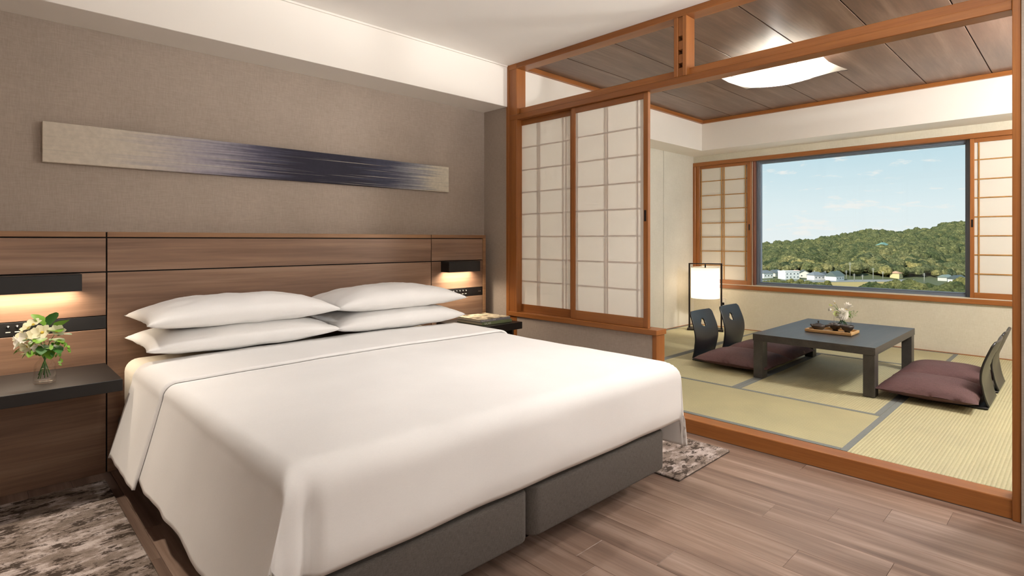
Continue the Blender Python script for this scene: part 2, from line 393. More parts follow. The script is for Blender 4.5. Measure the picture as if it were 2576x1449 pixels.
# ================================================================== STRUCTURE: bedroom
floor = box('floor', XL, 3.0, YR, YW, -.15, -.012, M['plank'], kind='structure', bevel=0)
pw = .1517
anchors = {}
for xa, ya in ((2.3, .925), (2.45, .727), (2.6, .571), (2.755, .39), (2.0, .732), (2.91, .982), (2.15, .471), (.3, 2.28), (.45, 2.55), (.15, 2.0)):
    anchors[round((xa-2.0-.001)/pw)] = ya
k = -25
proto = {}
while 2.0+k*pw < 2.999:
    x0, x1 = 2.0+k*pw, min(2.0+(k+1)*pw, 2.999)
    if x0 < XL: k += 1; continue
    L = 1.21
    y = anchors.get(k, random.uniform(0, L)); y -= L*math.ceil((y-YR)/L)
    while y < YW:
        a, bb = max(y, YR), min(y+L, YW-.001)
        if bb-a > .02:
            key = (round(x1-x0, 4), round(bb-a, 4))
            if key in proto:
                o = proto[key].copy(); COL.objects.link(o)
                o.location = Vector(((x0+x1)/2, (a+bb)/2, -.006))-WPOS[floor]
            else: proto[key] = box('plank', x0+.0004, x1-.0004, a+.0004, bb-.0004, -.012, 0, M['plank'], floor, bevel=.0008)
        y += L
    k += 1
box('wall_back', XL, 3.0, YW, YW+.15, -.15, 2.7, M['wallpaper'], kind='structure', bevel=0)
box('wall_left', XL-.15, XL, YR, YW, -.15, 2.7, M['white'], kind='structure', bevel=0)
box('wall_rear', XL-.15, 3.0, YR-.15, YR, -.15, 2.7, M['white'], kind='structure', bevel=0)
box('ceiling', XL, 3.0, YR, 3.15, ZC, ZC+.2, M['ceil'], kind='structure', bevel=0)
sof = box('trim_1', XL, 2.999, 3.15, YW, ZS, ZC+.2, M['white'], kind='structure', bevel=.002)
box('crown_lip', XL, 2.99, 3.138, 3.15, ZC-.012, ZC, M['white'], sof, bevel=.001)
# wall right of the opening, bedroom side
box('wall_right', 2.975, 3.12, YR, .186, -.15, 2.7, M['wallpaper_y'], kind='structure', bevel=.001)
# return wall between headboard wall and the partition post
box('wall_return', 3.0, 3.10, 3.161, YTL, -.15, 2.7, M['wallpaper_y'], kind='structure', bevel=0)
# half wall under the shoji screens
hw = box('wall_half', 3.005, 3.085, 1.862, 3.16, 0, .54, M['wallpaper_y'], kind='structure', bevel=0)
# ---- partition timber
pt = empty('trim_2', (3.05, 1.7, 0), kind='structure')
box('corner_post', 3.0, 3.10, 3.05, 3.161, 0, ZC, M['cedar_z'], pt, bevel=.003)
box('corner_post', 2.995, 3.005, 3.131, 3.1605, 0, ZC, M['cedar_z'], pt, bevel=.0015)
box('end_post', 2.985, 3.10, .187, .214, 0, ZC, M['cedar_z'], pt, bevel=.003)
box('top_rail', 2.997, 3.10, .214, 3.05, 2.438, ZC, M['cedar_y'], pt, bevel=.003)
box('top_rail', 2.997, 3.004, 3.05, 3.131, 2.438, ZC, M['cedar_y'], pt, bevel=.0015)
box('lintel', 2.997, 3.085, .214, 3.131, 2.046, 2.086, M['cedar_y'], pt, bevel=.003)
box('lintel_upper', 3.034, 3.10, .214, 3.05, 2.086, 2.137, M['cedar_y'], pt, bevel=.003)
box('sill_beam', 3.0, 3.10, .214, 3.13, 0, .08, M['cedar_y'], pt, bevel=.004, seg=2)
box('ledge_cap', 2.985, 3.10, 1.824, 3.131, .540, .573, M['cedar_y'], pt, bevel=.003)
box('stub_post', 2.998, 3.092, 1.832, 1.864, .08, .540, M['cedar_z'], pt, bevel=.003)
for a, b_ in ((1.716, 1.690), (1.660, 1.634)):
    box('transom_post', 2.996, 3.095, b_, a, 2.086, 2.438, M['cedar_z'], pt, bevel=.0025)
zs_ = [2.086, 2.138, 2.166, 2.218, 2.246, 2.298, 2.326, 2.438]
for i in range(0, 8, 2):
    box('transom_block', 3.004, 3.088, 1.660, 1.690, zs_[i], zs_[i+1], M['cedar_z'], pt, bevel=.002)

# ---- shoji screens of the partition
def shoji(name, label, xf, ya, yb, z0, z1, stile, railt, railb, bars_y, bars_z, paper_front, woodm, paper, group, handle_y=None, th=.03, bw=.008):
    t = empty(name, (xf+th/2, (ya+yb)/2, z0), label, 'shoji screen', group)
    lo, hi = min(ya, yb), max(ya, yb)
    box('stile', xf, xf+th, lo, lo+stile, z0, z1, M['cedar_z'], t, bevel=.002)
    box('stile', xf, xf+th, hi-stile, hi, z0, z1, M['cedar_z'], t, bevel=.002)
    box('top_rail', xf+.001, xf+th-.001, lo+stile, hi-stile, z1-railt, z1, M['cedar_y'], t, bevel=.002)
    box('bottom_rail', xf+.001, xf+th-.001, lo+stile, hi-stile, z0, z0+railb, M['cedar_y'], t, bevel=.002)
    px = xf+.008 if paper_front else xf+.020
    kx0, kx1 = (px+.0007, px+.0062) if paper_front else (px-.012, px-.0006)
    box('paper', px, px+.0006, lo+stile, hi-stile, z0+railb, z1-railt, paper, t, bevel=0)
    for y in bars_y: box('lattice_bar', kx0, kx1, y-bw/2, y+bw/2, z0+railb, z1-railt, woodm, t, bevel=.0006)
    for z in bars_z: box('lattice_bar', kx0+.001, kx1-.001, lo+stile, hi-stile, z-bw/2, z+bw/2, woodm, t, bevel=.0006)
    if handle_y is not None:
        box('finger_pull', xf-.0015, xf+.004, handle_y-.008, handle_y+.008, 1.24, 1.31, M['bronze'], t, bevel=.001)
    return t
BZ = (1.834, 1.662, 1.490, 1.322, 1.150, .979, .808)
shoji('shoji_screen', 'sliding paper shoji screen of the partition, next to the grey return wall', 3.050, 3.128, 2.530, .573, 2.046, .030, .040, .058, (3.085, 2.882, 2.862, 2.632, 2.603), BZ, True, M['kumiko'], M['paper'], 'shoji screens of the partition', th=.028, bw=.0105)
shoji('shoji_screen', 'sliding paper shoji screen of the partition, at the open end of the ledge', 3.018, 2.523, 1.905, .573, 2.046, .034, .040, .062, (2.474, 2.238, 2.218, 1.985, 1.955), BZ, True, M['kumiko'], M['paper'], 'shoji screens of the partition', 1.925, th=.028, bw=.0105)

# ================================================================== STRUCTURE: tatami room
ft = box('floor_tatami', 3.10, XWIN, YTR, YTL, -.15, .03, M['heri'], kind='structure', bevel=0)
def mat_piece(x0, x1, y0, y1, long):
    g = .0012
    o = box('tatami_mat', x0+g, x1-g, y0+g, y1-g, .03, ZT, M['tat_x'] if long == 'x' else M['tat_y'], ft, bevel=.002)
    w = .033
    if long == 'x': rs = ((x0+g, x1-g, y0+g, y0+w), (x0+g, x1-g, y1-w, y1-g))
    else: rs = ((x0+g, x0+w, y0+g, y1-g), (x1-w, x1-g, y0+g, y1-g))
    for r in rs: box('cloth_border', r[0], r[1], r[2], r[3], ZT-.001, ZT+.0012, M['heri'], o, bevel=0)
C1, C2, C3 = .862, 1.738, 2.60
R1, R2 = 3.893, 5.60
mat_piece(3.10, R1, C1, C3, 'y')
mat_piece(R1, R2, C1, C2, 'x'); mat_piece(R1, R2, C2, C3, 'x')
mat_piece(R2, XWIN-.02, C1, C3, 'y')
mat_piece(3.10, 4.80, .0, C1, 'x'); mat_piece(4.80, XWIN-.02, .0, C1, 'x')
mat_piece(3.10, 4.80, YTR, .0, 'x'); mat_piece(4.80, XWIN-.02, YTR, .0, 'x')
mat_piece(3.10, 4.777, C3, YTL-.012, 'x'); mat_piece(4.777, XWIN-.02, C3, YTL-.012, 'x')
tr3 = empty('trim_3', (6.48, 1.7, ZT), kind='structure')
box('floor_edge_strip', XWIN-.02, XWIN, YTR, YTL, .03, ZT+.006, M['cedar_y'], tr3, bevel=.001)
box('floor_edge_strip', 3.10, XWIN-.02, YTL-.012, YTL, .03, ZT+.006, M['cedar_x'], tr3, bevel=.001)
# left wall of the tatami room: panels with a dark joint
box('wall_tatami_left', 3.10, XWIN+.3, YTL+.012, YTL+.15, -.15, 2.75, M['gap'], kind='structure', bevel=0)
wl = empty('wall_tatami_panels', (5, YTL, 0), kind='structure')
box('wall_panel', 3.10, 5.783, YTL, YTL+.012, ZT, 2.2, M['t_wall_x'], wl, bevel=.001)
box('wall_panel', 5.791, XWIN, YTL, YTL+.012, ZT, 2.2, M['t_wall_x'], wl, bevel=.001)
box('wall_tatami_right', 3.10, XWIN+.3, YTR-.15, YTR, -.15, 2.75, M['t_wall_x'], kind='structure', bevel=0)
# soffits
ts = empty('trim_4', (6, 1.7, 2.165), kind='structure')
box('soffit', 6.12, XWIN, YTR, YTL, 2.165, 2.75, M['white'], ts, bevel=.002)
box('soffit', 3.10, 6.12, 3.14, YTL, 2.165, 2.75, M['white'], ts, bevel=.002)
box('cornice', 6.087, 6.12, YTR, 3.14, 2.474, ZTC, M['cedar_y'], ts, bevel=.002)
box('cornice', 3.10, 6.087, 3.107, 3.14, 2.474, ZTC, M['cedar_x'], ts, bevel=.002)
# boarded ceiling
ct = box('ceiling_tatami', 3.10, 6.12, YTR, 3.14, ZTC+.012, 2.75, M['gap'], kind='structure', bevel=0)
edges = [3.14, 2.769, 2.331, 1.888, 1.447, 1.003, .561, .12, -.32, YTR]
for a, b_ in zip(edges[:-1], edges[1:]):
    box('ceiling_board', 3.10, 6.12, b_+.0035, a-.0035, ZTC, ZTC+.012, M['tceil'], ct, bevel=.0015)
box('wall_above_transom', 3.0, 3.10, YTR, 3.161, ZC, 2.75, M['white'], kind='structure', bevel=0)
# window wall with opening
wz0, wz1, wy0, wy1 = .60, 2.055, .735, 2.725
ww = empty('wall_window', (XWIN, 1.7, 0), kind='structure')
XB = XWIN+.17
box('wall_piece', XWIN, XB, YTR-.15, YTL+.15, -.15, wz0, M['t_wall_y'], ww, bevel=0)
box('wall_piece', XWIN, XB, YTR-.15, YTL+.15, wz1+.03, 2.75, M['t_wall_y'], ww, bevel=0)
box('wall_piece', XWIN+.045, XB, wy1, YTL+.15, wz0, wz1+.03, M['t_wall_y'], ww, bevel=0)
box('wall_piece', XWIN+.045, XB, YTR-.15, wy0, wz0, wz1+.03, M['t_wall_y'], ww, bevel=0)
win = empty('window_1', (XWIN, 1.7, wz0), kind='structure')
box('head_casing', XWIN-.022, XWIN+.045, 0.01, YTL-.001, 2.040, 2.085, M['cedar_y'], win, bevel=.003)
box('sill_casing', XWIN-.03, XWIN+.12, 0.01, YTL-.001, .548, .592, M['cedar_y'], win, bevel=.003)
box('side_casing', XWIN-.022, XWIN+.045, YTL-.032, YTL-.001, .592, 2.040, M['cedar_z'], win, bevel=.003)
box('jamb', XWIN+.045, XWIN+.13, wy1-.022, wy1+.004, .592, 2.055, M['jamb'], win, bevel=.002)
box('jamb', XWIN+.045, XWIN+.13, wy0-.004, wy0+.018, .592, 2.055, M['jamb'], win, bevel=.002)
# aluminium sash, glass
ax0, ax1 = XWIN+.088, XWIN+.15
def ring(parent, name, y0, y1, z0, z1, w, x0, x1, mat):
    box(name, x0, x1, y0, y0+w, z0, z1, mat, parent, bevel=.002); box(name, x0, x1, y1-w, y1, z0, z1, mat, parent, bevel=.002)
    box(name, x0, x1, y0+w, y1-w, z0, z0+w, mat, parent, bevel=.002); box(name, x0, x1, y0+w, y1-w, z1-w, z1, mat, parent, bevel=.002)
ring(win, 'sash_bar', wy0+.018, wy1-.022, .592, 2.055, .032, ax0, ax1, M['alu'])
ring(win, 'glazing_bead', wy0+.050, wy1-.054, .624, 2.023, .012, ax0+.012, ax1, M['alu'])
box('glass_pane', ax0+.03, ax0+.036, wy0+.055, wy1-.059, .63, 2.017, M['glasspane'], win, bevel=0)
# window shoji
WZ = (1.852, 1.676, 1.508, 1.335, 1.163, .991, .818)
WZ = tuple(1.12+(z-1.12)*.9945 for z in WZ)
shoji('shoji_screen', 'paper shoji screen slid aside beside the floor lamp', XWIN+.004, 3.412, 2.733, .592, 2.040, .044, .036, .058, (3.353, 3.088, 3.060, 2.800), WZ, False, M['kumiko'], M['paper_w'], 'shoji screens of the window', 2.752, th=.034, bw=.009)
shoji('shoji_screen', 'paper shoji screen slid aside to the window edge away from the lamp', XWIN+.004, .752, .05, .592, 2.040, .030, .036, .058, (.690, .40, .37, .11), WZ, False, M['kumiko'], M['paper_w'], 'shoji screens of the window', .737, th=.034, bw=.009)
tag(box('wall_outlet', XWIN-.008, XWIN, 3.03, 3.11, .30, .42, M['plate'], bevel=.002), 'small pale outlet plate on the window wall behind the floor lamp', 'outlet')
op = bpy.data.objects['wall_outlet']
box('socket', XWIN-.0095, XWIN-.007, 3.045, 3.08, .345, .375, M['bronze'], op, bevel=.001)
tag(box('wall_outlet', XWIN-.008, XWIN, .395, .465, .21, .37, M['plate'], bevel=.002), 'pale plate on the window wall away from the floor lamp', 'outlet')

# ================================================================== HEADBOARD
HZ = 1.162
hb = empty('headboard', (1.4, YH, 0), 'wide walnut panel headboard with thin black joints on the taupe wall', 'headboard')
HXL, HXR, S1, S2 = -.55, 2.908, .469, 2.385
box('backing', HXL, HXR-.03, YH+.014, YW-.001, .0, HZ-.002, M['gap'], hb, bevel=0)
g = .003
def hpanel(x0, x1, z0, z1, mat='walnut'):
    box('panel', x0+g, x1-g, YH, YH+.018, z0+g, z1-g, M[mat], hb, bevel=.001)
cols = ((HXL, S1), (S1, S2), (S2, 2.877))
for i, (a, b_) in enumerate(cols):
    box('cap_board', a+g, b_-g if i < 2 else HXR, YH, YW-.002, 1.137, HZ, M['walnut_edge'], hb, bevel=.0015)
    hpanel(a, b_, .968, 1.134)
    if i == 1: hpanel(a, b_, -.003, .968)
    else:
        hpanel(a, b_, .757, .968); hpanel(a, b_, -.003, .696)
        box('black_strip', a+g, b_-g*.5, YH+.001, YH+.018, .696, .757, M['black'], hb, bevel=.001)
box('side_board', 2.878, HXR, YH-.001, YW-.002, 0, 1.137, M['walnut_edge'], hb, bevel=.0015)
# switches on the strips
def switches(xs, z):
    for x in xs:
        s = lathe('switch', [(0, .006), (.006, .006), (.0065, 0), (.0065, -.004)], M['black'], hb, 12, Matrix.Rotation(PI/2, 4, 'X'), (x, YH-.001, z+.012))
        box('switch_label', x-.008, x+.008, YH-.0002, YH+.002, z-.013, z-.009, M['ink'], hb, bevel=0)
        box('switch_mark', x-.0012, x+.0012, YH-.0072, YH-.0055, z+.010, z+.018, M['ink'], hb, bevel=0)
switches((2.585, 2.615, 2.645, 2.675, 2.705), .727)
box('socket_plate', 2.825, 2.862, YH-.001, YH+.003, .711, .742, M['bronze'], hb, bevel=.001)
for dx in (-.007, .007): box('socket_slot', 2.8435+dx-.003, 2.8435+dx+.003, YH-.0018, YH, .722, .732, M['clay_rim'], hb, bevel=0)
switches((.145, .115), .727)

# sconces
warm = (1, .85, .66)
def sconce(x0, x1, label):
    t = empty('wall_sconce', ((x0+x1)/2, YH, .889), label, 'wall lamp', 'reading lamps on the headboard')
    y0, y1 = YH-.100, YH-.0005
    z0, z1 = .889, .966
    box('housing_top', x0, x1, y0, y1, z1-.004, z1, M['black'], t, bevel=.0008)
    box('housing_front', x0, x1, y0, y0+.004, z0, z1-.004, M['black'], t, bevel=.0008)
    box('housing_back', x0, x1, y1-.004, y1, z0, z1-.004, M['black'], t, bevel=.0008)
    for a in (x0, x1-.004): box('housing_end', a, a+.004, y0+.004, y1-.004, z0, z1-.004, M['black'], t, bevel=.0008)
    box('diffuser', x0+.004, x1-.004, y0+.004, y1-.004, z0+.010, z0+.016, emis_warm, t, bevel=0)
    ld = bpy.data.lights.new('sconce_light', 'AREA'); ld.shape = 'RECTANGLE'; ld.size = x1-x0-.02; ld.size_y = .07; ld.energy = P_SCONCE; ld.color = warm; ld.spread = math.radians(150)
    lo = bpy.data.objects.new('sconce_light', ld); COL.objects.link(lo); lo.parent = t; lo.location = Vector(((x0+x1)/2, (y0+y1)/2, z0+.006))-WPOS[t]
    return t
emis_warm = emis('warm_diffuser', warm, 5)
sconce(-.02, .363, 'black box reading lamp on the headboard above the vase of white flowers')
sconce(2.470, 2.765, 'black box reading lamp on the headboard above the stack of books')

# bedside shelves
def shelf(x0, x1, label):
    t = empty('bedside_shelf', ((x0+x1)/2, YH, .48), label, 'shelf', 'floating bedside shelves')
    box('shelf_top', x0, x1, 2.862, YH-.0005, .4805, .530, M['blackwood'], t, bevel=.0015)
    box('support_panel', (x1-.02 if x0 > 1 else x0), (x1-.001 if x0 > 1 else x0+.02), 2.95, YH-.0005, .42, .4805, M['black'], t, bevel=.001)
shelf(-.40, .463, 'floating black bedside shelf holding the vase of white flowers')
shelf(2.43, 2.874, 'floating black bedside shelf holding the stacked books')

# art
tag(box('wall_art', .237, 2.615, 3.394, YW, 1.488, 1.679, M['art'], bevel=.002), 'long narrow abstract canvas with a navy brushed centre on the taupe wall', 'painting')

# rugs
def rug(x0, x1, y0, y1, label):
    t = empty('bedside_rug', ((x0+x1)/2, (y0+y1)/2, 0), label, 'rug', 'rugs beside the bed')
    box('pile', x0, x1, y0, y1, .003, .012, M['rug'], t, bevel=.003)
    box('backing', x0+.0015, x1-.0015, y0+.0015, y1-.0015, .0005, .006, M['rugedge'], t, bevel=0)
rug(-.36, .447, 1.42, 3.172, 'distressed bedside rug on the floor below the vase of flowers')
rug(2.36, 2.884, 1.322, 3.05, 'distressed bedside rug between the bed and the tatami step')

# ================================================================== BED
bed = empty('bed', (1.37, 2.3, 0), 'king bed on two dark grey upholstered bases under a white duvet', 'bed')
def base(x0, x1):
    bm = bmesh.new()
    bm_box(bm, x0, x1, 1.32, 3.28, .10, .272, 0)
    ver = [e for e in bm.edges if abs(e.verts[0].co.z-e.verts[1].co.z) > .1]
    bmesh.ops.bevel(bm, geom=ver, offset=.045, segments=6, profile=.5, affect='EDGES')
    hor = [e for e in bm.edges if abs(e.verts[0].co.z-e.verts[1].co.z) < 1e-4 and len(e.link_faces) == 2 and e.calc_face_angle() > 1]
    bmesh.ops.bevel(bm, geom=hor, offset=.012, segments=3, profile=.5, affect='EDGES')
    link('upholstered_base', bm_mesh(bm), M['basefab'], bed, smooth=True)
    for lx in (x0+.14, x1-.14):
        for ly in (1.50, 3.1):
            lathe('leg', [(0, 0), (.022, 0), (.028, .102), (0, .102)], M['bronze'], bed, 16, None, (lx, ly, 0))
base(.505, 1.367); base(1.373, 2.242)
rbox('mattress', .530, 2.235, 1.360, 3.292, .273, .546, M['sheet_warm'], bed, r=.06, seg=6)

# duvet: one sheet over the mattress, hanging at both sides and tucked at the foot
DX0, DX1, DY0, DZ = .568, 2.250, 1.368, .572
def edge_prof(e, R, flare):
    q = R*PI/2
    if e <= 0: return 0, 0
    if e < q: return R*math.sin(e/R), R*(1-math.cos(e/R))
    return R+(e-q)*flare, R+(e-q)*math.sqrt(1-flare*flare)
HANG_L, HANG_R, HANG_F = .375, .44, .32
def duvet_pos(s, t, lift=0.0):
    """s: across, t: from head (large) to foot; both measured along the cloth"""
    x, y, dx, dy = s, t, 0, 0
    if s < DX0:
        o_, dx = edge_prof(DX0-s, .048+lift, .27); x = DX0-o_
    elif s > DX1:
        o_, dx = edge_prof(s-DX1, .075+lift, .11); x = DX1+o_
    if t < DY0:
        o_, dy = edge_prof(DY0-t, .075+lift, .0)
        y = DY0-o_
        if dy > .20: y += (dy-.20)**2*2.6
    fx = max(0, min(1, (s-DX0)/(DX1-DX0)))
    p = 7
    d = (abs(dx)**p+abs(dy)**p)**(1/p) if dx+dy > 0 else 0
    crown = .012*math.sin(PI*fx)*min(1, max(0, (t-1.3)/.5))
    z = DZ+lift+crown-d
    n1 = noise.noise(Vector((s*2.1, t*2.1, 3)))*.006+noise.noise(Vector((s*6, t*6, 9)))*.0022
    if dx > .05 or dy > .05:
        w = min(1, max(dx, dy)/.25)
        if dx > dy:
            k_ = noise.noise(Vector((t*5, 0, 2 if s < 1 else 7)))*.012*w+noise.noise(Vector((t*13, dx*3, 5)))*.003*w
            x += -k_ if s < 1 else k_
        else: y += noise.noise(Vector((s*4, dy*4, 4)))*.010*w
        n1 *= .3
    if dy > .02 and s < 1:         # pleat beside the foot corner
        y += .026*math.exp(-((s-DX0-.012)/.020)**2)*min(1, (dy-.02)/.10)
    if dx > .06 and dy > .03:
        x += (.030 if s < 1 else -.008)*min(1, dy/.15)*min(1, max(0, (dx-.06))/.2)*0.6
    return Vector((x, y, z+n1))
def duvet_mesh(t0, t1, nt_, lift, ends=False):
    s0, s1 = DX0-HANG_L-.05*(lift > .005), DX1+HANG_R
    def fn(u, v):
        t = t0+(t1-t0)*v
        q = duvet_pos(s0+(s1-s0)*u, t, lift)
        if ends:   # roll the head edge and press the free edge of the cuff
            e = (t1-t)
            if e < .06: q.z -= .022*(1-e/.06)**2
        return q
    return grid_mesh(200, nt_, fn)
dv = empty('duvet', (1.4, 2.1, DZ), 'white duvet spread over the bed with its top edge turned down', 'duvet')
o = link('cover', duvet_mesh(DY0-HANG_F, 2.88, 110, 0), M['sheet'], dv, smooth=True)
md = o.modifiers.new('th', 'SOLIDIFY'); md.thickness = .012; md.offset = -1
o = link('turned_down_cuff', duvet_mesh(2.43, 2.925, 30, .014, True), M['sheet'], dv, smooth=True)
md = o.modifiers.new('th', 'SOLIDIFY'); md.thickness = .011; md.offset = -1

# pillows
def pillow(xc, yc, zc, w, d, h, label, seed, droop=0.0, sag=0.0):
    nu, nv = 56, 36
    def fn_side(sgn):
        def fn(u, v):
            a, b_ = 2*u-1, 2*v-1
            pin = .055
            x = w/2*a*(1-pin*(1-b_*b_)); y = d/2*b_*(1-pin*1.5*(1-a*a))
            prof = max(0, (1-abs(a)**2.8))**.55*max(0, (1-abs(b_)**2.6))**.46
            nzv = noise.noise(Vector((a*3+seed*7, b_*3, seed)))*.12+noise.noise(Vector((a*9, b_*9+seed, seed*3)))*.035
            edge = (1-prof)
            z = sgn*h/2*prof*(1+nzv)*(1.12 if sgn > 0 else .88)
            z += noise.noise(Vector((a*5+seed, b_*5, 2)))*.006*edge
            z -= droop*(abs(a)**3)+sag*b_*-1
            return (xc+x, yc+y, zc+z)
        return fn
    A = grid_mesh(nu, nv, fn_side(1)); B = grid_mesh(nu, nv, fn_side(-1))
    bm = bmesh.new(); bm.from_mesh(A); n = len(bm.verts); bm.from_mesh(B)
    bm.faces.ensure_lookup_table()
    nf = nu*nv
    bmesh.ops.reverse_faces(bm, faces=bm.faces[nf:])
    bmesh.ops.remove_doubles(bm, verts=bm.verts, dist=.0004)
    bpy.data.meshes.remove(A); bpy.data.meshes.remove(B)
    return tag(link('pillow', bm_mesh(bm), M['sheet'], smooth=True), label, 'pillow', 'white pillows on the bed')
PH = .146
pillow(.985, 3.045, .648, .90, .50, PH, 'lower white pillow of the stack nearer the vase of flowers', 1, .006)
pillow(.985, 3.035, .767, .90, .50, PH, 'upper white pillow of the stack nearer the vase of flowers', 2, .014)
pillow(1.855, 3.045, .648, .89, .50, PH, 'lower white pillow of the stack nearer the books', 3, .006)
pillow(1.860, 3.035, .767, .89, .50, PH, 'upper white pillow of the stack nearer the books', 4, .014)

# ================================================================== BOOKS
def book(x0, x1, y0, y1, z0, h, cover, label, text, tsize, tsx, tz, title_x):
    t = empty('book', ((x0+x1)/2, (y0+y1)/2, z0), label, 'book', 'books on the bedside shelf')
    cm = plain('book_cover_'+cover, cover, .5)
    box('cover_bottom', x0, x1, y0, y1, z0, z0+.0025, cm, t, bevel=.0004)
    top = box('cover_top', x0, x1, y0, y1, z0+h-.0025, z0+h, M['bookart'] if 'art' in label else cm, t, bevel=.0004)
    box('spine', x0, x1, y0, y0+.003, z0+.0025, z0+h-.0025, cm, t, bevel=.0004)
    box('pages', x0+.004, x1-.004, y0+.004, y1-.004, z0+.0025, z0+h-.0025, M['pages'], t, bevel=0)
    me = text_mesh(text, tsize, Matrix.Translation((title_x, y0-.0003, z0+tz)) @ Matrix.Rotation(PI/2, 4, 'X'), tsx)
    link('title', me, M['ink'], t)
M['pages'] = plain('book_pages', '#cfc3aa', .9)
def bookart():
    m, t, b = mat_new('book_art_cover')
    n = N(t, 'ShaderNodeTexNoise'); n.inputs['Scale'].default_value = 14; n.inputs['Detail'].default_value = 2
    tcn = N(t, 'ShaderNodeTexCoord'); t.links.new(tcn.outputs['Object'], n.inputs[0])
    t.links.new(rampn(t, n.outputs[0], [(.38, hexc('#4f4638')), (.45, hexc('#9a8d76')), (.52, hexc('#cfc3a8')), (.62, hexc('#a89c86'))]), b.inputs['Base Color']); b.inputs['Roughness'].default_value = .35
    return m
M['bookart'] = bookart()
book(2.540, 2.826, 2.922, 3.20, .5305, .0205, '#77805c', 'green book lettered SALAD at the bottom of the stack', 'SALAD', .0195, 1.05, .0035, 2.56)
book(2.532, 2.815, 2.928, 3.20, .5515, .0185, '#77767c', 'grey photo art book on top of the green book', "ELLIOTT ERWITT'S  DOGS", .0125, .92, .0048, 2.540)

# ================================================================== VASE 1 + BOUQUET
def vase_bottle(cx, cy, z0):
    t = empty('glass_vase', (cx, cy, z0), 'clear glass bottle vase half full of water on the black shelf', 'vase')
    prof = [(0, .001), (.036, .001), (.0385, .006), (.0385, .02), (.0355, .065), (.033, .078), (.026, .090), (.0185, .097), (.0165, .105), (.0165, .115), (.0205, .122), (.0212, .1232), (.0205, .1240), (.0190, .1232)]
    lathe('glass', prof, M['vglass'], t, 40, None, (cx, cy, z0))
    lathe('water', [(0, .0095), (.0345, .0095), (.0360, .02), (.0332, .062), (0, .062)], M['water'], t, 32, None, (cx, cy, z0))
M['water'] = pane_mat('vase_water', (.985, .985, .975), .01)
vcx, vcy, vz = .2185, 3.01, .5305
vase_bottle(vcx, vcy, vz)
def petal_geo(bm, base, direc, ln, wd, curl, up=None, cup=.3):
    d = Vector(direc).normalized(); s = d.cross(Vector((0, 0, 1)))
    if s.length < .05: s = d.orthogonal()
    s.normalize()
    if up is not None:
        s = d.cross(Vector(up)); s = s.normalized() if s.length > .01 else d.orthogonal().normalized()
    nrm = s.cross(d).normalized()
    prof = [(0, .25), (.3, .8), (.6, 1.0), (.85, .7), (1, .12)]
    rows = []
    for f, w in prof:
        c = Vector(base)+d*(ln*f)+nrm*(curl*f*f*ln)
        rows.append([bm.verts.new(c-s*wd/2*w+nrm*cup*wd*w*.35), bm.verts.new(c), bm.verts.new(c+s*wd/2*w+nrm*cup*wd*w*.35)])
    for a, b_ in zip(rows[:-1], rows[1:]):
        for i in range(2): bm.faces.new((a[i], a[i+1], b_[i+1], b_[i]))
def flower(c, direc, r, n, mat, parent, open_=.9, name='flower', layers=1, wd=.75, curl=.15):
    bm = bmesh.new(); d = Vector(direc).normalized(); a = d.orthogonal().normalized(); b_ = d.cross(a)
    for L_ in range(layers):
        op = open_*(1-.3*L_)
        for i in range(n):
            ang = 2*PI*(i+.5*L_)/n+random.uniform(-.12, .12)
            rad = a*math.cos(ang)+b_*math.sin(ang)
            petal_geo(bm, Vector(c), rad*math.sin(op)+d*math.cos(op), r*random.uniform(.9, 1.1), r*wd, -curl, up=d)
    o = link(name, bm_mesh(bm), mat, parent, smooth=True)
    bm = bmesh.new(); bmesh.ops.create_icosphere(bm, subdivisions=1, radius=r*.16, matrix=Matrix.Translation(Vector(c)+d*r*.15))
    link('flower_centre', bm_mesh(bm), M['yolk'], o, smooth=True)
    return o
def leaf(base, direc, ln, wd, parent, mat, curl=-.3, name='leaf'):
    bm = bmesh.new(); petal_geo(bm, base, direc, ln, wd, curl, cup=.25)
    return link(name, bm_mesh(bm), mat, parent, smooth=True)
bq = empty('flower_bouquet', (vcx, vcy, vz+.02), 'bouquet of white freesias with green ivy in the bottle vase', 'flowers')
random.seed(21)
neck = Vector((vcx, vcy, vz+.118))
# directions in the picture: right = (+.7,-.7), towards camera = (-.7,-.7)
RT = Vector((.72, -.69, 0)); FR = Vector((-.69, -.72, 0)); UP = Vector((0, 0, 1))
def at(r, f, u): return Vector((vcx, vcy, vz))+RT*r+FR*f+UP*u
fl = [(-.062, .03, .195, -.5, .7, .5), (-.048, .02, .225, -.2, .6, .8), (-.028, .045, .190, -.2, 1, .3), (-.030, .02, .240, .1, .5, 1), (.0, .04, .205, 0, 1, .5), (.020, .035, .212, .3, .9, .6),
      (-.052, .045, .178, -.7, .8, 0), (.062, .02, .212, .9, .4, .9), (-.018, .055, .165, -.2, .9, -.4), (.022, .05, .168, .3, .9, -.7)]
for r, f, u, dr, df, du in fl:
    c = at(r, f, u); d = RT*dr+FR*df+UP*du
    flower(c, d, random.uniform(.034, .041), 6, M['petal'] if random.random() < .6 else M['petal_y'], bq, random.uniform(.55, 1.0), curl=.12)
    tube('stem', [neck+Vector((random.uniform(-.006, .006), random.uniform(-.006, .006), -.01)), (neck+c)/2+UP*.012, c], [.0016, .0014, .0011], M['stem'], bq, 6)
for i in range(9):
    a = 2*PI*i/9; top = neck+Vector((.008*math.cos(a), .008*math.sin(a), 0)); bot = Vector((vcx, vcy, vz+.016+.022*random.random()))+Vector((math.cos(a+PI), math.sin(a+PI), 0))*random.uniform(.012, .026)
    tube('stem', [top, (top+bot)/2, bot], .0018, M['stem'] if i % 2 else M['leaf2'], bq, 6)
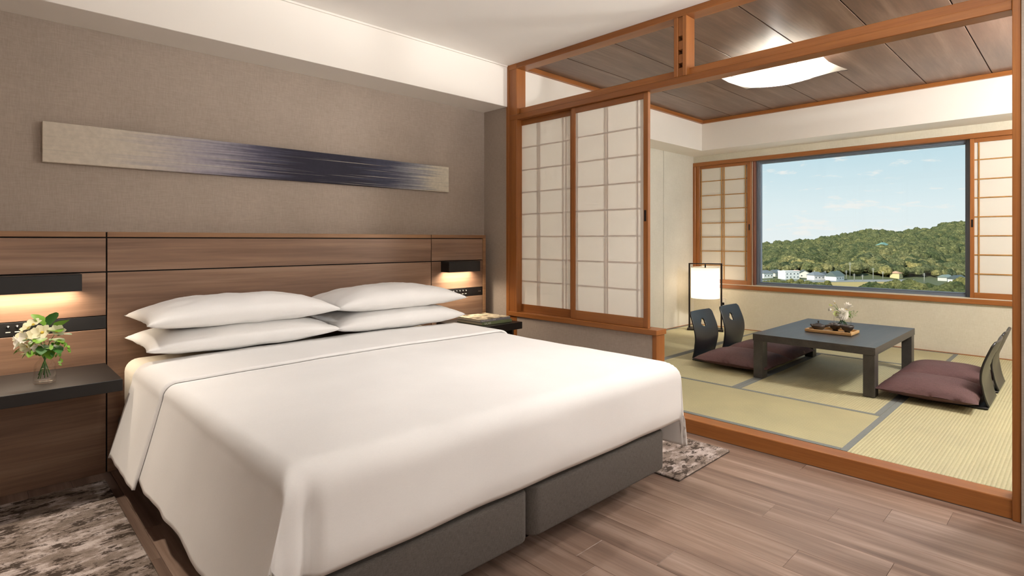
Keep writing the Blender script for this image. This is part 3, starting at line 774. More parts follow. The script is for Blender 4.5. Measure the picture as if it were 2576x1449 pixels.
# big leaves at the back and right
for r, f, u, dr, df, du, ln, wd in ((-.01, -.01, .235, -.5, 0, .8, .055, .045), (.012, -.01, .238, .3, .1, 1, .05, .04), (.048, 0, .225, .6, .2, .7, .055, .045), (.03, .01, .215, .8, .4, .3, .06, .045), (.045, .02, .185, 1, .3, .1, .05, .035), (.03, .04, .165, .5, .9, -.3, .045, .035), (.05, .02, .160, .9, .5, -.2, .05, .035), (-.045, .04, .150, -.9, .4, -.2, .035, .02), (-.06, .035, .155, -.8, .3, -.4, .03, .018), (-.02, .04, .145, -.6, .6, -.5, .035, .02), (.035, .03, .145, .7, .5, -.5, .04, .03), (.0, .04, .15, .1, 1, -.3, .04, .03), (.015, .03, .19, .4, .8, .1, .05, .04), (.06, .01, .195, 1, 0, .4, .045, .03)):
    leaf(at(r, f, u), RT*dr+FR*df+UP*du, ln*1.25, wd*1.25, bq, M['leaf'] if random.random() < .6 else M['leaf2'])
for i in range(60):
    r = random.uniform(-.06, .075); u = random.uniform(.135, .195)-abs(r)*.2
    leaf(at(r, random.uniform(0, .05), u), RT*random.uniform(-1, 1)+FR*random.uniform(0, 1)+UP*random.uniform(-.6, .6), random.uniform(.02, .036), random.uniform(.010, .020), bq, random.choice((M['leaf'], M['leaf2'], M['leaf'])))
# trailing ivy sprigs
for pts in ([(.05, .02, .175), (.085, .02, .178), (.108, .02, .165), (.112, .02, .140)], [(.05, .03, .16), (.080, .03, .148), (.088, .03, .115), (.082, .03, .085)]):
    P_ = [at(*p) for p in pts]
    tube('sprig', P_, .0009, M['stem'], bq, 5)
    for k in range(9):
        f = k/8*2.999; i = int(f); q = P_[i].lerp(P_[i+1], f-i)
        leaf(q, RT*random.uniform(-1, 1)+FR*random.uniform(-.2, 1)+UP*random.uniform(-1, .4), random.uniform(.014, .020), random.uniform(.010, .014), bq, M['leaf'])

# ================================================================== LOW TABLE
tb = empty('low_table', (4.865, 1.38, ZT), 'low dark lacquered tea table on the tatami mats', 'table')
TX0, TX1, TY0, TY1, TZ = 4.265, 5.462, .977, 1.778, .413
box('table_top', TX0, TX1, TY0, TY1, TZ-.052, TZ, M['table'], tb, bevel=.002, seg=2)
for x0 in (TX0+.004, TX1-.094):
    for y0 in (TY0+.004, TY1-.072):
        box('leg', x0, x0+.090, y0, y0+.068, ZT+.0025, TZ-.052, M['table'], tb, bevel=.002)

# ================================================================== FLOOR CHAIRS (zaisu)
def chair_proto():
    t = empty('floor_chair', (0, 0, 0), '', 'floor chair')
    # local frame: back panel in the plane x, faces +y (towards the table); width along x
    H = .40; wd = .42
    co_ = np.polyfit([0, .15, .28, .40], [0, .034, .0, -.042], 3)
    def yof(z): return float(np.polyval(co_, z))
    def half(z):
        f = z/H
        w_ = wd/2*(.90+.10*math.sin(min(1, f/.55)*PI/2)-.07*max(0, f-.6)/.4)
        if f > .93: w_ -= .028*((f-.93)/.07)**2
        return w_
    nu, nv = 48, 52
    cz = .285
    def rr(a):
        return .037*(1+.10*math.cos(a-PI/2-.2)+.13*math.cos(3*a+.6)+.07*math.cos(5*a))*(1-.12*abs(math.sin(a)))
    bm = bmesh.new(); G = []
    for j in range(nv+1):
        z = H*j/nv; row = []
        for i in range(nu+1):
            x = (2*i/nu-1)*half(z); row.append([x, z])
        G.append(row)
    keep = {}
    for j in range(nv):
        for i in range(nu):
            cx = sum(G[j+a][i+b_][0] for a in (0, 1) for b_ in (0, 1))/4; cz_ = sum(G[j+a][i+b_][1] for a in (0, 1) for b_ in (0, 1))/4-cz
            if math.hypot(cx, cz_) > rr(math.atan2(cz_, cx)): keep[(j, i)] = 1
    for j in range(nv+1):
        for i in range(nu+1):
            adj = [(j+a, i+b_) in keep for a in (-1, 0) for b_ in (-1, 0) if 0 <= j+a < nv and 0 <= i+b_ < nu]
            x, z = G[j][i]
            if adj and not all(adj) and any(adj) and math.hypot(x, z-cz) < .08:
                a = math.atan2(z-cz, x); q = rr(a); G[j][i] = [q*math.cos(a), cz+q*math.sin(a)]
    V = {}
    def vert(j, i):
        if (j, i) not in V:
            x, z = G[j][i]; V[(j, i)] = bm.verts.new((x, yof(max(0, z-.050*(x/.2)**2*min(1, z/.12))), z+.018))
        return V[(j, i)]
    for (j, i) in keep: bm.faces.new((vert(j, i), vert(j, i+1), vert(j+1, i+1), vert(j+1, i)))
    o = link('backrest', bm_mesh(bm), M['lacquer'], t, smooth=True)
    md = o.modifiers.new('th', 'SOLIDIFY'); md.thickness = .011; md.offset = 0
    rbox('seat_plate', -.20, .20, .0, .46, .0025, .016, M['lacquer'], t, r=.005, seg=2)
    return t
ch = chair_proto()
spots = [((4.690, 2.395, ZT), PI, 'black cut-out floor chair on the lamp side of the table, nearer the bed'),
         ((5.250, 2.395, ZT), PI, 'black cut-out floor chair on the lamp side of the table, nearer the window'),
         ((4.660, .428, ZT), 0, 'black cut-out floor chair opposite the lamp side of the table, nearer the bed'),
         ((5.200, .428, ZT), 0, 'black cut-out floor chair opposite the lamp side of the table, nearer the window')]
for i, (loc, rz, lb) in enumerate(spots):
    o = ch if i == 0 else copy_tree(ch)
    o.location = loc; o.rotation_euler = (0, 0, rz); tag(o, lb, 'floor chair', 'floor chairs around the low table')

# ================================================================== FLOOR CUSHIONS
def cushion_mesh(w, d, h, seed):
    nu = nv = 30
    def side(sg):
        def fn(u, v):
            a, b_ = 2*u-1, 2*v-1
            x = w/2*a*(1-.05*(1-b_*b_)); y = d/2*b_*(1-.05*(1-a*a))
            p = max(0, 1-abs(a)**3.2)**.6*max(0, 1-abs(b_)**3.2)**.6
            z = h*.40+sg*p*(h*.60 if sg > 0 else h*.40)*(1+.06*noise.noise(Vector((a*2+seed, b_*2, seed))))
            z += .006*noise.noise(Vector((a*4+seed, b_*4, 1)))*(1-p) if sg > 0 else 0
            return (x, y, max(0, z))
        return fn
    A = grid_mesh(nu, nv, side(1)); B = grid_mesh(nu, nv, side(-1))
    bm = bmesh.new(); bm.from_mesh(A); bm.from_mesh(B); bm.faces.ensure_lookup_table()
    bmesh.ops.reverse_faces(bm, faces=bm.faces[nu*nv:]); bmesh.ops.remove_doubles(bm, verts=bm.verts, dist=.0003)
    return bm_mesh(bm)
for i, (cx, cy, w, d, lb) in enumerate(((4.560, 1.985, .545, .60, 'brown woven floor cushion on the lamp side of the table, nearer the bed'), (5.105, 1.985, .53, .60, 'brown woven floor cushion on the lamp side of the table, nearer the window'),
                                        (4.545, .722, .530, .535, 'brown woven floor cushion opposite the lamp side, nearer the bed'), (5.12, .722, .56, .535, 'brown woven floor cushion opposite the lamp side, nearer the window'))):
    me = cushion_mesh(w, d, .122, i*3.3); me.transform(Matrix.Translation((cx, cy, ZT+.0175)))
    tag(link('floor_cushion', me, M['cushion'], smooth=True), lb, 'cushion', 'floor cushions around the low table')

# ================================================================== TEA TRAY
ty = empty('serving_tray', (4.75, 1.372, TZ), 'light wooden serving tray with a teapot and two cups on the low table', 'tray')
tx0, tx1, ty0, ty1 = 4.638, 4.852, 1.214, 1.532
box('tray_bottom', tx0, tx1, ty0, ty1, TZ+.004, TZ+.010, M['traywood'], ty, bevel=.001)
for r in ((tx0, tx0+.010, ty0, ty1), (tx1-.010, tx1, ty0, ty1), (tx0+.010, tx1-.010, ty0, ty0+.010), (tx0+.010, tx1-.010, ty1-.010, ty1)):
    box('tray_rim', *r, TZ+.0055, TZ+.026, M['traywood'], ty, bevel=.001)
for x in (tx0+.02, tx1-.03):
    for y in (ty0+.02, ty1-.03): box('tray_foot', x, x+.01, y, y+.01, TZ+.0003, TZ+.0045, M['traywood'], ty, bevel=0)
zt = TZ+.0103
px, py = 4.745, 1.468
tp = empty('teapot', (px, py, zt), 'dark clay side-handled teapot on the wooden tray', 'teapot')
lathe('body', [(0, 0), (.026, 0), (.030, .003), (.046, .018), (.0525, .032), (.050, .040), (.040, .046), (.026, .050), (.024, .050)], M['clay'], tp, 36, None, (px, py, zt))
ld_ = lathe('lid', [(.027, .0495), (.020, .0535), (.004, .0565), (0, .057)], M['clay'], tp, 32, None, (px, py, zt))
lathe('lid_knob', [(0, .056), (.004, .058), (.007, .065), (.005, .072), (0, .0735)], M['clay'], ld_, 16, None, (px, py, zt))
hd = Vector((.10, -.98, 0)).normalized()
b0 = Vector((px, py, zt))
tube('handle', [b0+hd*.042+UP*.032, b0+hd*.065+UP*.040, b0+hd*.095+UP*.052], [.009, .0095, .0115], M['clay'], tp, 16)
tube('handle_rim', [b0+hd*.0935+UP*.0514, b0+hd*.0962+UP*.0525], [.0122, .0122], M['clay_rim'], tp, 16)
sdv = Vector((-.80, .60, 0)).normalized()
tube('spout', [b0+sdv*.044+UP*.030, b0+sdv*.056+UP*.036, b0+sdv*.066+UP*.047], [.010, .007, .005], M['clay'], tp, 12)
def cup(cx, cy, lb):
    t = empty('tea_cup', (cx, cy, zt), lb, 'cup', 'tea cups on the tray')
    pr_ = [(0, 0), (.019, 0), (.019, .010), (.021, .011), (.034, .022), (.0425, .038), (.0455, .054), (.0435, .054), (.040, .038), (.032, .024), (.018, .014), (0, .013)]
    lathe('bowl', pr_, M['clay'], t, 36, None, (cx, cy, zt))
    lathe('rim', [(.0458, .0522), (.0462, .0548), (.0445, .0556), (.0430, .0548)], M['clay_rim'], t, 36, None, (cx, cy, zt))
cup(4.797, 1.364, 'dark clay tea cup on the tray beside the teapot handle'); cup(4.760, 1.272, 'dark clay tea cup near the empty end of the tray')

# ================================================================== VASE 2 + FLOWERS
vx, vy = 5.125, 1.405
v2 = empty('glass_vase', (vx, vy, TZ), 'clear round glass bowl vase on the low table behind the tray', 'vase')
lathe('glass', [(0, .001), (.060, .001), (.0635, .004), (.0635, .085), (.0640, .0858), (.0625, .0865), (.0610, .0858)], M['vglass'], v2, 40, None, (vx, vy, TZ+.0003))
lathe('water', [(0, .0105), (.0600, .0105), (.0600, .048), (0, .048)], M['water'], v2, 40, None, (vx, vy, TZ+.0003))
vcx, vcy, vz = vx, vy, TZ
fb = empty('flower_arrangement', (vx, vy, TZ+.02), 'white chrysanthemum and lotus-like flower with green sprigs in the glass bowl', 'flowers')
random.seed(5)
# chrysanthemum
bm = bmesh.new(); cc = at(-.022, .03, .106)
ga = PI*(3-math.sqrt(5))
for i in range(150):
    zc_ = 1-2*(i+.5)/190; rad = math.sqrt(max(0, 1-zc_*zc_)); a = ga*i
    d = Vector((rad*math.cos(a), rad*math.sin(a), zc_)); R_ = Vector((0, 0, 1)).rotation_difference((FR*.5+UP).normalized())
    d = R_ @ d
    petal_geo(bm, cc+d*.018, d, random.uniform(.030, .037), .011, -.25, up=UP+FR*.3)
link('chrysanthemum', bm_mesh(bm), M['petal'], fb, smooth=True)
flower(at(.030, .0, .140), UP*.9+RT*.25+FR*.3, .060, 7, M['petal'], fb, .75, 'lotus_flower', 2, .42, -.1)
flower(at(-.085, .01, .138), -RT*1+UP*.15+FR*.1, .040, 6, M['petal'], fb, .45, 'lily_bud', 1, .45, -.05)
flower(at(-.068, .01, .192), -RT*.3+UP*1, .030, 4, M['petal'], fb, .35, 'lily_bud', 1, .4, -.05)
flower(at(-.090, .01, .175), -RT*1+UP*.3, .030, 4, M['petal_g'], fb, .3, 'lily_bud', 1, .35, -.05)
flower(at(-.060, .02, .112), -RT*.6+FR*.8+UP*.2, .030, 6, M['petal_g'], fb, .9, 'green_flower', 1, .7, .1)
for tip in (at(-.075, .01, .138), at(-.066, .01, .188), at(-.085, .01, .175), at(-.095, .01, .168)):
    tube('stem', [at(-.01, .01, .06), at(-.035, .01, .13), tip.lerp(at(-.035, .01, .14), .35)+UP*.01, tip], [.002, .0018, .0015, .001], M['stem'], fb, 6)
for k in range(10):
    a = k*.63; tube('stem', [at(.015*math.cos(a), .015*math.sin(a), .09), at(.0, 0, .06), at(-.04*math.cos(a), -.04*math.sin(a), .016)], .0022, M['leaf2'] if k % 2 else M['stem'], fb, 6)
for i in range(60):
    r = random.uniform(.02, .10); u = .095+random.uniform(-.02, .02)+.25*(r-.02)+random.uniform(-.01, .012)
    leaf(at(r, random.uniform(-.01, .035), u), RT*random.uniform(-.2, 1)+FR*random.uniform(-.4, .6)+UP*random.uniform(-.4, .8), random.uniform(.012, .024), random.uniform(.004, .010), fb, random.choice((M['leaf'], M['leaf2'], M['leaf'])))
for i in range(16):
    leaf(at(random.uniform(-.03, .04), random.uniform(0, .035), random.uniform(.05, .085)), RT*random.uniform(-1, 1)+FR*random.uniform(-.4, .6)+UP*random.uniform(-.7, .3), .028, .010, fb, M['leaf2'])

# ================================================================== FLOOR LAMP
E1, E2 = Vector((6.05, 3.270, ZT)), Vector((6.205, 2.935, ZT))
mid = (E1+E2)/2; ax = (E2-E1).normalized(); ang = math.atan2(ax.y, ax.x); LL = (E2-E1).length
lp = empty('floor_lamp', mid, 'glowing white drum shade in a dark rectangular frame on the tatami', 'floor lamp')
TM = Matrix.Translation(mid) @ Matrix.Rotation(ang, 4, 'Z')
hw_ = LL/2
box('base_plate', -hw_-.012, hw_+.012, -.095, .095, .0025, .022, M['bronze'], lp, bevel=.002, M=TM)
for s_ in (-1, 1):
    a = s_*hw_; box('frame_upright', min(a, a-s_*.018), max(a, a-s_*.018), -.022, .022, .022, .764, M['bronze'], lp, bevel=.0015, M=TM)
box('frame_top', -hw_, hw_, -.022, .022, .764, .776, M['bronze'], lp, bevel=.0015, M=TM)
bm = bmesh.new(); seg = 64; rs = .158
ringv = [[bm.verts.new((rs*math.cos(2*PI*i/seg), rs*math.sin(2*PI*i/seg), z)) for i in range(seg)] for z in (.372, .55, .728)]
for a, b_ in zip(ringv[:-1], ringv[1:]):
    for i in range(seg): bm.faces.new((a[i], a[(i+1) % seg], b_[(i+1) % seg], b_[i]))
bm.transform(TM); link('lamp_shade', bm_mesh(bm), M['shade'], lp, smooth=True)
for z in (.372, .728):
    bm = bmesh.new(); bm_tube(bm, [Vector((rs*math.cos(2*PI*i/48), rs*math.sin(2*PI*i/48), z)) for i in range(49)], .0022, 6); bm.transform(TM); link('shade_ring', bm_mesh(bm), M['ink'], lp, smooth=True)
bm = bmesh.new(); bm_tube(bm, [(-rs, 0, .728), (rs, 0, .728)], .002, 6); bm_tube(bm, [(0, 0, .764), (0, 0, .62)], .008, 10); bm.transform(TM); link('hanger', bm_mesh(bm), M['bronze'], lp, smooth=True)
bm = bmesh.new(); bmesh.ops.create_icosphere(bm, subdivisions=2, radius=.03, matrix=Matrix.Translation((0, 0, .57))); bm.transform(TM)
link('bulb', bm_mesh(bm), emis('bulb_glow', (1, .86, .66), 12), lp, smooth=True)
ld = bpy.data.lights.new('lamp_light', 'POINT'); ld.energy = P_FLOOR_LAMP; ld.color = (1, .87, .70); ld.shadow_soft_size = .045
lo = bpy.data.objects.new('lamp_light', ld); COL.objects.link(lo); lo.parent = lp; lo.location = (0, 0, .54)
cd = [(6.235, 2.90, .083), (6.29, 2.84, .083), (6.33, 2.80, .083), (6.40, 2.85, .083), (6.47, 2.98, .083), (6.485, 3.05, .12), (6.487, 3.07, .25), (6.485, 3.062, .355)]
tag(tube('power_cord', [Vector(p)+UP*.0012 for p in cd], .003, M['cordm'], None, 6), 'black power cord from the floor lamp to the wall outlet', 'cord')

# ================================================================== CEILING LAMP of the tatami room
clx, cly, hs = 4.50, 1.700, .395
cl = empty('ceiling_lamp', (clx, cly, ZTC), 'square sagging washi sheet lamp glowing under the boarded ceiling', 'ceiling lamp')
def lampfn(u, v):
    a, b_ = 2*u-1, 2*v-1
    x = hs*a*(1-.05*(1-b_*b_)); y = hs*b_*(1-.05*(1-a*a))
    z = ZTC-.060-.075*(1-abs(a)**2.2)*(1-abs(b_)**2.2)**.9-.022*(1-abs(a*b_))
    return (clx+x, cly+y, z)
o = link('diffuser_sheet', grid_mesh(40, 40, lampfn), M['acryl'], cl, smooth=True)
for s_ in (1, -1):
    pts = []
    for k in range(25):
        a = -1+2*k/24; q = Vector(lampfn((a+1)/2, (s_*a+1)/2)); pts.append(q-UP*.0045)
    tube('wire', pts, .0018, M['bronze'], cl, 6)
lathe('ceiling_plate', [(0, 0), (.11, 0), (.12, .02), (.12, .034), (0, .034)], M['plate'], cl, 32, None, (clx, cly, ZTC-.035))
bm = bmesh.new(); bmesh.ops.create_icosphere(bm, subdivisions=2, radius=.035, matrix=Matrix.Translation((clx, cly, ZTC-.065)) @ Matrix.Diagonal((2, 2, .6, 1)))
link('bulb', bm_mesh(bm), emis('ceiling_bulb', (1, .95, .86), 14), cl, smooth=True)
ld = bpy.data.lights.new('ceiling_lamp_light', 'AREA'); ld.shape = 'DISK'; ld.size = .30; ld.energy = P_CEIL; ld.color = (1, .97, .93)
lo = bpy.data.objects.new('ceiling_lamp_light', ld); COL.objects.link(lo); lo.parent = cl; lo.location = (0, 0, -.056)
ld = bpy.data.lights.new('ceiling_lamp_uplight', 'POINT'); ld.energy = P_CEIL*.07; ld.color = (1, .97, .93); ld.shadow_soft_size = .03
lo = bpy.data.objects.new('ceiling_lamp_uplight', ld); COL.objects.link(lo); lo.parent = cl; lo.location = (0, 0, -.075)

# ================================================================== BEDROOM LAMPS (above and behind the camera, some added as fill)
M['lampring'] = plain('lamp_trim', '#e8e4dc', .5)
def downlight(x, y, zc, power, cone, blend, lb, col=(1, .975, .95), soft=.05, aim=(0, 0, -1)):
    t = empty('downlight', (x, y, zc), lb, 'ceiling light', 'recessed downlights')
    lathe('trim_ring', [(.045, -.001), (.060, -.001), (.062, -.006), (.045, -.008), (.043, -.001)], M['lampring'], t, 24, None, (x, y, zc))
    lathe('lens', [(0, -.002), (.043, -.002), (.043, -.0012), (0, -.0012)], emis('lens_glow', col, 4), t, 24, None, (x, y, zc))
    ld = bpy.data.lights.new('downlight_spot', 'SPOT'); ld.energy = power; ld.spot_size = math.radians(cone); ld.spot_blend = blend; ld.color = col; ld.shadow_soft_size = soft
    lo = bpy.data.objects.new('downlight_spot', ld); COL.objects.link(lo); lo.parent = t; lo.location = (0, 0, -.012)
    lo.rotation_euler = Vector(aim).to_track_quat('-Z', 'Y').to_euler()
downlight(1.95, 1.75, ZC, P_BED*1.35, 100, .95, 'recessed downlight over the middle of the bed')
downlight(.75, 2.45, ZC, P_BED*.9, 110, 1, 'recessed downlight over the pillows by the vase')
downlight(-.30, 2.55, ZC, P_BED*5.5, 76, 1, 'added fill downlight over the bedside rug by the vase', (1, .88, .74))  # added to brighten the rug and floor strip, tinted like the sconces
downlight(2.45, .45, ZC, P_BED*1.9, 120, 1, 'recessed downlight over the walkway by the tatami step')
def globe_pendant(x, y, z, r_, power, lb, col=(1, .96, .92), zc=2.478):
    t = empty('pendant_lamp', (x, y, z), lb, 'pendant lamp')
    lathe('globe', [(.04, r_*.98)]+[(r_*math.sin(a*PI/16), r_*math.cos(a*PI/16)) for a in range(2, 15)]+[(.04, -r_*.98)], emis('globe_glow', col, power/(4*PI*PI*r_*r_)), t, 40, None, (x, y, z))
    tube('cord', [(x, y, z+r_*.9), (x, y, zc-.02)], .003, M['cordm'], t, 8)
    lathe('ceiling_rose', [(0, 0), (.05, 0), (.05, .02), (0, .02)], M['lampring'], t, 24, None, (x, y, zc-.0205))
def fill_uplighter(x, y, power, lb):
    t = empty('fill_uplighter', (x, y, 0), lb, 'floor lamp')
    lathe('base', [(0, 0), (.14, 0), (.14, .015), (.02, .03), (0, .03)], M['bronze'], t, 32, None, (x, y, 0.0005))
    tube('pole', [(x, y, .03), (x, y, 1.66)], .012, M['bronze'], t, 12)
    lathe('bowl', [(.012, 1.65), (.08, 1.67), (.16, 1.73), (.17, 1.75), (.155, 1.735), (.07, 1.68), (0, 1.672)], M['bronze'], t, 40, None, (x, y, 0))
    ld = bpy.data.lights.new('fill_uplighter_spot', 'SPOT'); ld.energy = power; ld.spot_size = math.radians(78); ld.spot_blend = .9; ld.color = (1, .98, .955); ld.shadow_soft_size = .06
    lo = bpy.data.objects.new('fill_uplighter_spot', ld); COL.objects.link(lo); lo.parent = t; lo.location = (0, 0, 1.78); lo.rotation_euler = Vector((-.35, 2.2, 1.25)).to_track_quat('-Z', 'Y').to_euler()
fill_uplighter(2.35, -.75, P_UP, 'added unseen fill uplighter beside the bedroom wall next to the tatami opening')  # unseen fill lamp, added to brighten the ceiling over the bed
globe_pendant(.70, -1.50, 1.86, .24, P_REAR, 'round white paper globe pendant in the rear of the bedroom')
globe_pendant(4.60, -.40, 2.02, .17, P_TDOWN, 'round white paper globe pendant at the far end of the tatami room', (1, .975, .94), ZTC)

# ================================================================== OUTDOORS
FW = Vector((math.cos(CAM_A), math.sin(CAM_A), 0)); RR = Vector((math.sin(CAM_A), -math.cos(CAM_A), 0))
GZ = -29.0
def out(x, depth, z=None, y=None):
    """world point seen at column x, at a depth; height given directly or by row y"""
    if z is None: z = 1.12+(605-y)*depth/1405
    p = FW*depth+RR*(depth*(x-1288)/1405); return Vector((p.x, p.y, z))
def interp(tab, x):
    if x <= tab[0][0]: return tab[0][1]
    for (a, ya), (b_, yb) in zip(tab[:-1], tab[1:]):
        if x <= b_:
            f = (x-a)/(b_-a); f = f*f*(3-2*f); return ya+(yb-ya)*f
    return tab[-1][1]
RIDGE = [(1700, 622), (1913, 617), (1970, 612), (2028, 609), (2081, 602), (2130, 594), (2195, 585), (2250, 587), (2274, 592), (2291, 582), (2338, 583), (2380, 568), (2437, 565), (2560, 558), (2760, 556)]
KNOLL = [(1700, 660), (1913, 655), (1950, 645), (1996, 633), (2040, 641), (2080, 650), (2110, 655), (2135, 640), (2177, 622), (2230, 618), (2290, 617), (2340, 630), (2380, 648), (2437, 662), (2560, 672), (2760, 676)]
D0, D1, D2, D3 = 440., 560., 660., 980.
def terrain(x, d):
    zr = 1.12+(605-interp(RIDGE, x))*D3/1405-9.5
    zk = 1.12+(605-interp(KNOLL, x))*D1/1405-9
    if d <= D0: return GZ
    if d <= D1:
        f = (d-D0)/(D1-D0); f = math.sin(f*PI/2)**.9; return GZ+(zk-GZ)*f
    if d <= D2:
        f = (d-D1)/(D2-D1); return zk+(min(zk-4, zr)-zk)*f*f*(3-2*f)
    if d <= D3:
        f = (d-D2)/(D3-D2); a = min(zk-4, zr); return a+(zr-a)*math.sin(f*PI/2)
    return zr-(d-D3)*.12
def foliage(name, c0, c1, c2, scale):
    m, t, b = mat_new(name)
    n = N(t, 'ShaderNodeTexNoise'); n.inputs['Scale'].default_value = scale; n.inputs['Detail'].default_value = 8; n.inputs['Roughness'].default_value = .75
    g = N(t, 'ShaderNodeNewGeometry'); t.links.new(g.outputs['Position'], n.inputs[0])
    c = rampn(t, n.outputs[0], [(.34, hexc(c0)), (.52, hexc(c1)), (.68, hexc(c2))])
    n2 = N(t, 'ShaderNodeTexNoise'); n2.inputs['Scale'].default_value = .09; n2.inputs['Detail'].default_value = 2; t.links.new(g.outputs['Position'], n2.inputs[0])
    c = mixc(t, 1, c, rampn(t, n2.outputs[0], [(.32, (.62, .74, .66, 1)), (.68, (1.6, 1.45, 1.2, 1))]), 'MULTIPLY')
    oi = N(t, 'ShaderNodeObjectInfo'); c = mixc(t, 1, c, rampn(t, oi.outputs['Random'], [(0, (.7, .78, .7, 1)), (.5, (1, 1, 1, 1)), (1, (1.35, 1.25, 1.05, 1))]), 'MULTIPLY')
    t.links.new(c, b.inputs['Base Color']); b.inputs['Roughness'].default_value = .9; b.inputs['Specular IOR Level'].default_value = .1
    bp = N(t, 'ShaderNodeBump'); bp.inputs['Strength'].default_value = 1; bp.inputs['Distance'].default_value = 1.2
    t.links.new(n.outputs[0], bp.inputs['Height']); t.links.new(bp.outputs[0], b.inputs['Normal'])
    return m
M['forest'] = foliage('forest_far', '#2f3629', '#535b46', '#868a6c', .6)
M['grove'] = foliage('grove_mid', '#3c4030', '#757656', '#aeaa86', .6)
M['bush'] = foliage('bush_near', '#363c2a', '#696d4b', '#a09e72', .8)
M['grass'] = plain('dry_grass', '#b59d62', .95, bump=(.5, .5, .3))
M['earth'] = plain('dark_earth', '#565c3c', .95)
M['road'] = plain('asphalt', '#8f8f8c', .9)
# ground and hillside
def ground_fn(u, v):
    d = 40+(1300-40)*v**1.3; x = 1600+u*1250
    p = out(x, d, terrain(x, d)); return p
gm = grid_mesh(80, 110, ground_fn)
link('ground', gm, M['earth'], kind='structure', smooth=True, center=False)
def flat(name, poly, z, mat, **kw):
    me = prism_mesh([(p.x, p.y) for p in poly], 'z', z-.3, z); return link(name, me, mat, **kw)
fld = flat('field', [out(1960, 395, 0), out(2240, 405, 0), out(2232, 330, 0), out(1940, 330, 0)], GZ+.25, M['grass'], kind='structure')
flat('road', [out(1880, 424, 0), out(2300, 430, 0), out(2300, 408, 0), out(1880, 402, 0)], GZ+.12, M['road'], kind='structure')

# tree crowns
def crown(seed, sub, tall=1.0):
    bm = bmesh.new(); bmesh.ops.create_icosphere(bm, subdivisions=sub, radius=1)
    for v in bm.verts:
        n = v.co.normalized()
        d = 1+.28*noise.noise(n*1.6+Vector((seed, 0, 0)))+.26*abs(noise.noise(n*3.6+Vector((0, seed, 0))))+.16*abs(noise.noise(n*8+Vector((seed, seed, 0))))+.08*noise.noise(n*17)
        v.co = Vector((n.x*d, n.y*d, n.z*d*tall*(1 if n.z > 0 else .55)))
    return bm
crowns = []
for k in range(6):
    bm = crown(k*5.1, 4, (.8, .9, .75, 1.0, .85, 1.15)[k]); bm_tube(bm, [(0, 0, -1.5), (0, 0, 0)], .08, 6)
    me = bm_mesh(bm); me.polygons.foreach_set('use_smooth', [True]*len(me.polygons)); crowns.append(me)
random.seed(11)
pts = []
d = 446.
while d < 1010:
    step = 7.4 if d < 560 else 10.5
    lat0, lat1 = .33*d, .93*d; l = lat0+random.uniform(0, step)
    while l < lat1:
        dd = d+random.uniform(-.4, .4)*step; ll = l+random.uniform(-.35, .35)*step
        x = 1288+1405*ll/dd
        if not (2065 < x < 2215 and dd < 470) and not (1895 < x < 2140 and dd < 462):
            pts.append((dd, x))
        l += step
    d += step*.86
def tree_at(x, d_, r, mat, name, label, group, zbase=None, lift=1.15):
    z = terrain(x, d_) if zbase is None else zbase
    o = bpy.data.objects.new(name, random.choice(crowns)); COL.objects.link(o)
    o.location = out(x, d_, z+r*lift); s = r*random.uniform(.92, 1.08)
    o.scale = (s, s, s*random.uniform(.85, 1.15)); o.rotation_euler = (0, 0, random.uniform(0, 6.28))
    o.material_slots and None
    if not o.data.materials: o.data.materials.append(None)
    o.material_slots[0].link = 'OBJECT'; o.material_slots[0].material = mat
    return tag(o, label, 'tree', group)
vis = [p for p in pts if 1895 < p[1] < 2455]
near = sorted(vis, key=lambda p: p[0])[:215]
nearset = set(near)
for d_, x in near:
    lt = random.random() < .75
    tree_at(x, d_, random.uniform(3.3, 5.2), M['grove'] if lt else M['forest'], 'hillside_tree', 'pale olive round-crowned tree on the lower slope behind the houses' if lt else 'dark green round-crowned tree on the lower slope behind the houses', 'pale trees on the lower slope' if lt else 'dark trees on the lower slope', None, .8)
# near shrubs and trees below the window
fg = [(x, random.uniform(292, 330), random.uniform(3.4, 5.2)) for x in range(2188, 2470, 13)]
for x, d_, r in fg:
    tree_at(x+random.uniform(-5, 5), d_, r, M['bush'], 'garden_tree', 'leafy olive-green tree at the near edge of the field', 'trees at the near edge of the field', GZ, .55)
for x in range(2216, 2470, 15):
    tree_at(x+random.uniform(-6, 6), random.uniform(262, 288), random.uniform(3.2, 4.6), M['bush'], 'garden_tree', 'leafy olive-green tree at the near edge of the field', 'trees at the near edge of the field', GZ, .55)
for x in range(1890, 2085, 9):
    tree_at(x+random.uniform(-4, 4), random.uniform(360, 385), random.uniform(1.5, 2.9), M['bush'], 'hedge_shrub', 'low yellow-green shrub in the hedge before the white houses', 'shrubs before the houses', GZ, .45)
for x in list(range(2125, 2236, 12))+list(range(2272, 2460, 11)):
    tree_at(x+random.uniform(-4, 4), random.uniform(450, 470), random.uniform(4.5, 6.0), M['grove'], 'roadside_tree', 'bushy green tree behind the utility poles', 'trees behind the utility poles', GZ)
